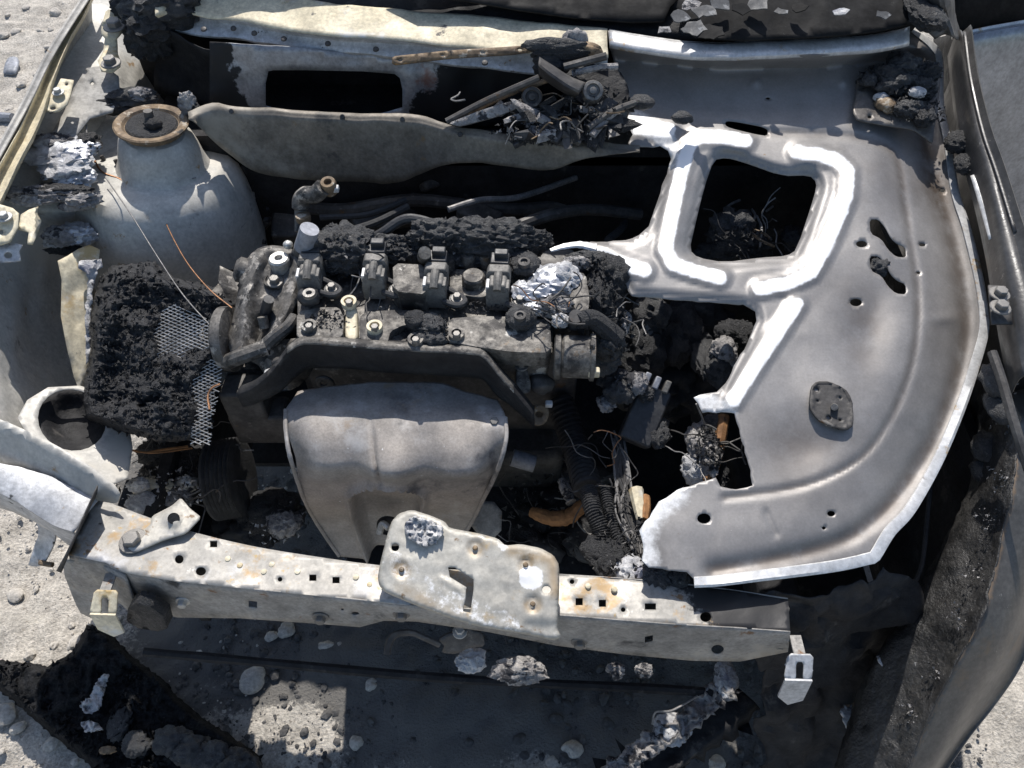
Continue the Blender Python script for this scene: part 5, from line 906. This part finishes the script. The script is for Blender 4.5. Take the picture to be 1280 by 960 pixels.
# connector block and harness
cb = empty('connector_block', P(800, 520, .45), 'ribbed black connector block with grey crust beside the wire harness', 'connector')
R_ = Euler((.5, .2, -.35)).to_matrix(); c0 = Vector(P(805, 520, .69))
MB().box(c0, (.055, .10, .045), R_).build('shell', 'black_plastic', cb, bevel=.004)
for k in (-1, 0, 1): MB().box(c0 + R_ @ Vector((k * .018 - .004, .056, .016)), (.010, .022, .03), R_).build('rib', 'scrap_grey' if k < 1 else 'coil', cb, bevel=.002)
for k, (px, py, z, r, m) in enumerate(((775, 490, .74, .020, 'char_fine'), (795, 478, .75, .016, 'ash_grey'), (808, 492, .73, .012, 'char_fine'), (778, 470, .75, .010, 'ash_grey'), (820, 540, .68, .022, 'char_fine'), (757, 505, .72, .014, 'ash_grey'), (762, 475, .73, .016, 'char_fine'))): lump('crust', P(px, py, z), (r, r, r * .8), m, cb, 300 + k, 4, .6, 2)
wh = empty('wire_harness', P(770, 640, .45), 'bundle of burnt corrugated conduits and bare wires beside the torn hood', 'wire harness')
for k in range(16):
    s = rnd.uniform(-1, 1); e = rnd.uniform(-1, 1)
    MB().tube([P(772 + 9 * s, 545 + rnd.uniform(-8, 8), .66), P(776 + 12 * e, 590, .665), P(783 + 14 * s, 640, .67), P(798 + 10 * e, 690, .68), P(808 + 8 * s, 722, .69)], rnd.uniform(.0014, .0026), 5, 8, .15).build('bare_wire', rnd.choice(['wire_grey', 'dark_metal', 'black_plastic', 'dark_metal', 'scorch' if k == 3 else 'wire_grey']), wh)
for k, (pts, r) in enumerate((([(735, 612, .66), (742, 640, .67), (752, 668, .66), (745, 700, .64)], .013), ([(757, 610, .66), (762, 640, .66), (772, 672, .66), (790, 705, .66)], .009), ([(700, 500, .62), (720, 560, .60), (735, 612, .64)], .022))):
    C_ = crom([P(*p) for p in pts], 40); pts2 = C_[::1]
    MB().tube(pts2, lambda t, r=r, n=len(pts2): r * (1 + (.16 if int(t * n * .5) % 2 else 0)), 12, 1).build('conduit', 'char' if k < 2 else 'soot_black', wh)
MB().tube([P(737, 690, .67), P(745, 705, .66), P(752, 715, .66), P(757, 730, .65)], .004, 6, 12, .35).build('bare_wire', 'wire_grey', wh)
MB().tube([P(795, 612, .69), P(798, 630, .69), P(802, 650, .69)], lambda t: .012 - .004 * t, 8, 5).build('scorched_sleeve', 'panel_cream', wh); MB().tube([P(806, 622, .685), P(806, 636, .69), P(804, 650, .69)], .009, 8, 5).build('scorched_sleeve', 'scorch', wh)
for k, (px, py, z, r, m) in enumerate(((788, 712, .70, .018, 'ash'), (800, 720, .70, .014, 'ash'), (820, 718, .71, .022, 'char_fine'), (845, 722, .71, .016, 'char_fine'), (770, 700, .67, .025, 'char'), (748, 690, .66, .02, 'char'))): lump('crust', P(px, py, z), (r, r, r * .7), m, wh, 330 + k, 4, .6)
tangle(wh, P(775, 610, .68), (.018, .06, .012), 14, ['wire_grey', 'dark_metal', 'copper', 'scorch'], seed=31, k=7); tangle(wh, P(800, 690, .69), (.02, .02, .012), 9, ['wire_grey', 'copper', 'dark_metal'], seed=33, k=5)
crumbs(wh, [(P(790, 660, .68), (.05, .06, .015)), (P(800, 712, .70), (.05, .02, .012))], 260, .002, .007, 'char', 35)
ho = tag(MB().tube([P(664, 640, .52), P(690, 648, .53), P(712, 645, .54), P(730, 630, .56)], lambda t: .010 + .004 * math.sin(3 * t), 10, 8, .08).build('scorched_hose', 'scorch'), 'rust brown scorched hose below the engine beside the corrugated conduit', 'hose')
tag(MB().tube([P(702, 600, .56), P(710, 618, .56), P(714, 628, .56)], .009, 8, 5, .3).build('melted_drip', 'ash_grey'), 'grey melted drip hanging above the scorched hose', 'melted metal')
# low debris left of the heat shield
ld = empty('debris_heap', P(215, 620, .45), 'broken pale casting pieces and char low behind the left end of the crossmember', 'debris')
for k, (px, py, z, rx, ry, rz, m) in enumerate(((190, 612, .56, .03, .02, .02, 'panel_cream'), (205, 625, .54, .04, .02, .015, 'ash_grey'), (232, 605, .55, .018, .014, .014, 'bolt_bright'), (215, 590, .52, .05, .04, .03, 'char'), (245, 590, .50, .04, .05, .03, 'soot_black'), (180, 628, .57, .025, .016, .014, 'ash'), (355, 655, .48, .030, .022, .02, 'ash_grey'), (340, 640, .46, .05, .04, .03, 'char'), (310, 660, .44, .05, .05, .03, 'soot_black'), (200, 565, .56, .03, .02, .02, 'char'), (172, 605, .60, .016, .012, .01, 'ash'))): lump('clinker', P(px, py, z), (rx, ry, rz), m, ld, 350 + k, 4, .6, 1.6)
MB().tube([P(185, 566, .60), P(205, 562, .605), P(235, 558, .60)], .0025, 6).build('bent_wire', 'scorch', ld); MB().cyl(P(150, 620, .755), P(160, 612, .762), .012, .010, 12).build('rail_plug', 'panel_zinc', ld) if False else None
b = MB(); b.box((P(210, 640, .40)), (.20, .14, .02)); b.build('tray', 'soot_black', ld, bevel=.004)
b = MB(); b.box((-.27, .72, .36), (.10, .2, .02)); b.build('tray', 'soot_black', ld, bevel=.004)
b = MB(); b.box((P(690, 660, .40)), (.30, .26, .02)); b.build('tray', 'soot_black', ld, bevel=.004)
for k in range(14):
    px, py = rnd.uniform(640, 760), rnd.uniform(590, 700); r = rnd.uniform(.012, .03); lump('clinker', P(px, py, .42), (r * 1.3, r, r * .7), rnd.choice(['soot_black', 'char', 'char', 'dark_metal']), ld, 380 + k, 3, .6)
tangle(ld, P(210, 605, .57), (.07, .05, .02), 22, ['wire_grey', 'copper', 'dark_metal', 'scorch'], seed=41, k=6); crumbs(ld, [(P(205, 610, .55), (.07, .05, .02)), (P(340, 650, .47), (.06, .05, .02)), (P(690, 640, .44), (.10, .10, .02))], 500, .002, .008, 'char_fine', 43); tangle(ld, P(690, 640, .46), (.10, .10, .02), 24, ['wire_grey', 'dark_metal', 'scorch'], seed=45, k=7); crumbs(ld, [(P(205, 615, .56), (.07, .05, .02)), (P(345, 655, .47), (.05, .04, .02))], 160, .002, .006, 'ash', 47)
# melted alloy splashes on the left inner fender
for k, (lab, items) in enumerate((('silver white melted metal splash beside the strut tower', [(70, 190, .895, .05, .03, .012, 'melt'), (85, 205, .885, .04, .035, .015, 'ash'), (98, 185, .89, .035, .02, .014, 'melt'), (62, 178, .90, .03, .02, .012, 'ash_grey'), (112, 180, .89, .018, .025, .014, 'char'), (92, 222, .87, .03, .025, .016, 'melt')]),
        ('dark crusted melt ledge in front of the silver splash', [(45, 243, .87, .05, .016, .012, 'ash_grey'), (75, 240, .87, .05, .018, .012, 'char'), (95, 248, .86, .035, .02, .014, 'ash_grey'), (38, 250, .865, .03, .012, .01, 'ash')]),
        ('bluish dripping melt clot below the strut tower', [(78, 295, .80, .03, .018, .014, 'ash_grey'), (95, 290, .80, .03, .018, .014, 'melt'), (107, 295, .79, .018, .014, .012, 'ash'), (70, 302, .79, .016, .012, .01, 'ash'), (85, 312, .775, .03, .010, .01, 'char')]),
        ('crumpled black scrap lying behind the strut mount', [(135, 132, .90, .04, .016, .012, 'char'), (165, 122, .91, .04, .018, .014, 'char_fine'), (178, 120, .915, .022, .014, .012, 'ash_grey'), (235, 132, .93, .014, .012, .022, 'ash_grey'), (243, 140, .92, .012, .010, .014, 'char')]),
        ('burnt black clump at the rear end of the cowl ledge', [(190, 20, 1.0, .05, .05, .03, 'char'), (215, 12, 1.01, .05, .04, .03, 'char'), (185, 45, .97, .04, .04, .04, 'char'), (205, 5, 1.02, .06, .04, .03, 'char_fine'), (175, 5, 1.0, .05, .05, .03, 'soot_black'), (222, 24, 1.0, .03, .015, .01, 'ash_grey')]))):
    px, py, z = items[0][:3]; h = empty('melted_splash' if k < 3 else 'burnt_scrap', P(px, py, z), lab, 'melted metal' if k < 3 else 'burnt scrap')
    for j, (px, py, z, rx, ry, rz, m) in enumerate(items): lump('clot', P(px, py, z), (rx, ry, rz), m, h, 400 + 10 * k + j, 4, .6, 2.0)
# loose wires
for lab, pts, r, m in (('thin copper wire running from the strut tower down to the timing cover', [(200, 262, .80), (215, 295, .815), (235, 330, .83), (262, 362, .84), (290, 385, .845)], .0012, 'copper'),
        ('fine grey wire arching over the charred mat', [(132, 222, .86), (165, 270, .85), (195, 318, .85), (230, 370, .835), (275, 420, .83)], .0011, 'wire_grey'),
        ('bright bare copper strand curling over the tower shelf', [(118, 200, .85), (128, 215, .848), (150, 224, .842), (170, 240, .835), (205, 248, .82)], .0018, 'copper'),
        ('pale wire looped along the tower shelf edge', [(115, 212, .85), (150, 222, .843), (190, 228, .838), (215, 230, .836), (245, 222, .836)], .0014, 'wire_grey'),
        ('dark wire loop lying behind the silver splash', [(112, 195, .88), (108, 150, .90), (118, 130, .91), (150, 128, .91), (180, 125, .915)], .0016, 'wire_grey'),
        ('hooked orange copper strand caught on the metal mesh', [(262, 512, .79), (260, 495, .795), (265, 485, .80), (275, 480, .80)], .0018, 'copper'),
        ('brown wire lying along the front of the inner fender', [(150, 560, .66), (190, 566, .66), (240, 560, .62)], .002, 'scorch'),
        ('thin pale wire hanging over the burnt plank', [(872, 870, .30), (840, 888, .30), (820, 890, .28), (815, 905, .26)], .002, 'wire_grey')):
    wire('loose_wire', [P(*p) for p in pts], r, m, None, lab, 'wire', 'loose wires')

# ================================================================== GROUND DEBRIS
bp_ = empty('burnt_bumper', P(100, 880, 0), 'crumbled black bumper skin lying on the sand at the lower left', 'bumper')
BP = Plane((60, 840, .085), (180, 820, .09), (120, 940, .07))
bo = [(-20, 822), (30, 828), (60, 832), (90, 815), (108, 780), (130, 785), (146, 800), (165, 820), (185, 835), (205, 850), (222, 870), (250, 895), (290, 920), (325, 945), (335, 990), (140, 990), (110, 955), (60, 915), (20, 880), (-20, 850)]
sheet('bumper_skin', bo, BP, 'char_dull', bp_, step=3.2, th=.01, jit=1.5, disp=lambda v: -.05 * sstep(8, 0, pdist(v, np.array(bo, float), True)) + .010 * fbm(n3(v, .05), 5, 41, True, .62) + .02 * sstep(60, 20, pdist(v, [(60, 850), (140, 800)])), auto=80)
rs = random.Random(15); qs = []
while len(qs) < 500:
    p_ = np.array([[rs.uniform(-20, 200), rs.uniform(780, 980)]])
    if inpoly(p_, np.array(bo))[0] and pdist(p_, np.array(bo, float), True)[0] > 5: qs.append((BP.at(p_[0, 0], p_[0, 1], .012), (.006, .006, .008)))
crumbs(bp_, qs, 1500, .002, .010, 'char_dull', 63)
for k, (px, py, z, rx, ry, rz, m) in enumerate(((150, 905, .09, .02, .03, .008, 'char_fine'), (170, 930, .10, .024, .02, .012, 'char_fine'), (135, 938, .11, .014, .006, .005, 'rust'))): lump('ash_flake', P(px, py, z), (rx, ry, rz), m, bp_, 460 + k, 4, .55, 1.6)
for q_ in ([(112, 872), (118, 856), (126, 844), (136, 842), (133, 856), (128, 870), (124, 886), (112, 892), (102, 888), (101, 878)], [(100, 905), (110, 900), (122, 904), (130, 912), (118, 914), (106, 915)]):
    sheet('ash_flake', q_, BP, 'ash', bp_, step=2, th=.002, jit=1.3, disp=lambda v: .028 + .008 * fbm(n3(v, .13), 4, 5, True), auto=80)
hb2 = empty('charred_roll', P(260, 950, 0), 'knobbly grey black roll of char at the bottom edge', 'char')
for k, (px, py, r) in enumerate(((215, 925, .025), (238, 938, .028), (265, 950, .03), (295, 960, .03))): lump('clinker', P(px, py, .10), (r * 1.3, r, r * .6), 'char_fine', hb2, 480 + k, 4, .5, 2)
pk = empty('burnt_plank', P(820, 920, .08), 'long burnt crash bar with white ash crust, slanting on the ground', 'burnt bar')
PK = Plane((700, 960, .16), (930, 860, .26), (800, 860, .21))
sheet('bar', [(905, 846), (926, 862), (944, 878), (910, 910), (868, 942), (820, 990), (730, 990), (770, 948), (800, 925), (850, 892)], PK, 'soot_black', pk, step=6, th=.05, disp=lambda v: .006 * fbm(n3(v, .05), 3, 3))
sheet('ash_crust', [(896, 852), (903, 846), (912, 856), (922, 866), (900, 884), (878, 902), (860, 916), (838, 930), (820, 942), (803, 954), (775, 985), (730, 985), (752, 960), (770, 947), (788, 930), (805, 920), (822, 910), (842, 898), (870, 874)], Plane((700, 960, .185), (930, 860, .285), (800, 860, .235)), 'ash_grey', pk, step=3, th=.01, jit=1.5, disp=lambda v: .012 * fbm(n3(v, .09), 4, 7, True), auto=80)
lump('ash_flake', P(905, 850, .28), (.02, .03, .012), 'ash', pk, 495, 4, .5); lump('ash_flake', P(840, 912, .24), (.03, .025, .012), 'ash', pk, 496, 4, .5)
tag(lump('ash_flake', P(1076, 912, .35), (.020, .035, .010), 'ash', None, 497, 4, .6, rot=(0, .2, .5)), 'white ash flake beside the blistered fender wing', 'ash')
tag(lump('ash_flake', P(1110, 832, .50), (.010, .016, .006), 'ash', None, 498, 3, .5, rot=(0, .2, .6)), 'tiny white ash flake at the inner edge of the fender wing', 'ash')
# stones
def stone(px, py, r, m, lab, grp, z=0):
    r *= .72; p = P(px, py, 0.0); V, F = pebble((p[0], p[1], r * .2), r, int(px * 3 + py), 3); tag(obj('stone', V, F, m, auto=28), lab, 'stone', grp)
for px, py, r, lab in ((70, 17, .050, 'pale flat stone at the top edge left of the car'), (27, 107, .026, 'small tan stone beside the grey scrap piece'), (12, 68 + 70, .03, 'pale stone at the left edge below the grey scrap'), (24, 780, .0, ''), (20, 745, .022, 'pale stone on the sand left of the slotted tab'), (8, 893, .035, 'flat grey stone chip by the tip of the bumper skin'), (24, 910, .022, 'oblong grey stone on sand below the bumper skin'), (65, 930, .018, 'low brown stone on sand beneath the bumper skin edge'), (38, 820, .02, 'pale stone just above the black bumper skin'), (95, 803, .022, 'tan stone at the shaded corner of the bumper skin'), (70, 808, .022, 'dark stone in the corner shadow left of the bumper skin'), (190, 868, .035, 'pale broken stone in a sunlit patch below the slotted tab'), (316, 850, .042, 'upright pale slab stone under the crossmember, bottom left of centre'), (446, 928, .026, 'pale stone at the right edge of the large sunlit patch'), (715, 938, .03, 'pale stone just left of the burnt bar'), (690, 955, .02, 'small pale stone at the bottom edge left of the burnt bar'), (895, 958, .03, 'pale stone between burnt bar and fender wing'), (1268, 470, .06, 'tan rock beyond the right fender rail')):
    if r: stone(px, py, r, 'stone', lab, 'larger stones')
for px, py, r in ((340, 796, .022), (358, 788, .028), (408, 808, .026), (425, 808, .018), (465, 856, .024)): stone(px, py, r, 'stone', 'rounded stone lying in the shade right under the crossmember', 'stones in the shade under the crossmember')
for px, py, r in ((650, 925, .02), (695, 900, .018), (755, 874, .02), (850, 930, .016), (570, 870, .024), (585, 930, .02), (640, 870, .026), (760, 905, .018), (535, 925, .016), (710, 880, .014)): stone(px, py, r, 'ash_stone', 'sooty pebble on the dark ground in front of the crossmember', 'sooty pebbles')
for px, py in ((33, 10), (50, 40), (92, 42), (60, 60), (10, 20), (45, 95), (5, 45), (80, 5), (20, 40), (64, 38)): stone(px, py, rnd.uniform(.014, .028), 'stone', 'small pale stone on the sand at the upper left', 'small stones at the upper left')
tag(sheet('scrap_piece', rounded([(4, 88), (8, 74), (14, 70), (24, 72), (22, 86), (18, 93), (4, 92)], 1), Plane((4, 88, .015), (24, 72, .02), (18, 93, .012)), 'scrap_grey', None, step=5, th=.006), 'flat grey scrap piece on the sand at the left edge', 'scrap')
tag(MB().tube([P(-10, 146, .02), P(5, 147, .02), P(16, 148, .02)], .02, 10).build('pipe_stub', 'scrap_grey'), 'short grey pipe stub on the sand at the left edge', 'pipe')
# glass shards on the scuttle
for k, (px, py, r, m) in enumerate(((880, 12, .05, 'glass_shard'), (900, 5, .05, 'glass_shard'), (925, 10, .04, 'glass_sooty'), (945, 4, .05, 'glass_shard'), (868, 34, .05, 'glass_shard'), (890, 40, .06, 'glass_sooty'), (975, 14, .03, 'glass_shard'), (850, 20, .04, 'glass_shard'), (1105, 18, .03, 'glass_shard'), (1000, 8, .04, 'glass_sooty'), (862, 6, .04, 'ash_grey'), (1049, 14, .032, 'ash'), (830, 36, .03, 'ash_grey'))):
    n = rnd.randint(4, 6); a0 = rnd.random() * 6; pl_ = Plane((px, py, 1.085), (px + 30, py + rnd.uniform(-3, 3), 1.085 + rnd.uniform(-.01, .01)), (px, py + 20, 1.075))
    k_ = r / .0016 / 1.2; o_ = [(px + .8 * k_ * rnd.uniform(.6, 1.1) * math.cos(a0 + 6.283 * i / n), py + .4 * k_ * rnd.uniform(.6, 1.1) * math.sin(a0 + 6.283 * i / n)) for i in range(n)]
    lab = 'white glass chip alone on the sooty windscreen' if m == 'ash' else ('broken sooty windscreen flake lying on the scuttle behind the hood')
    tag(sheet('glass_flake', o_, pl_, m, None, step=5, th=.002, smooth=False, jit=1.8), lab, 'glass', 'windscreen flakes')
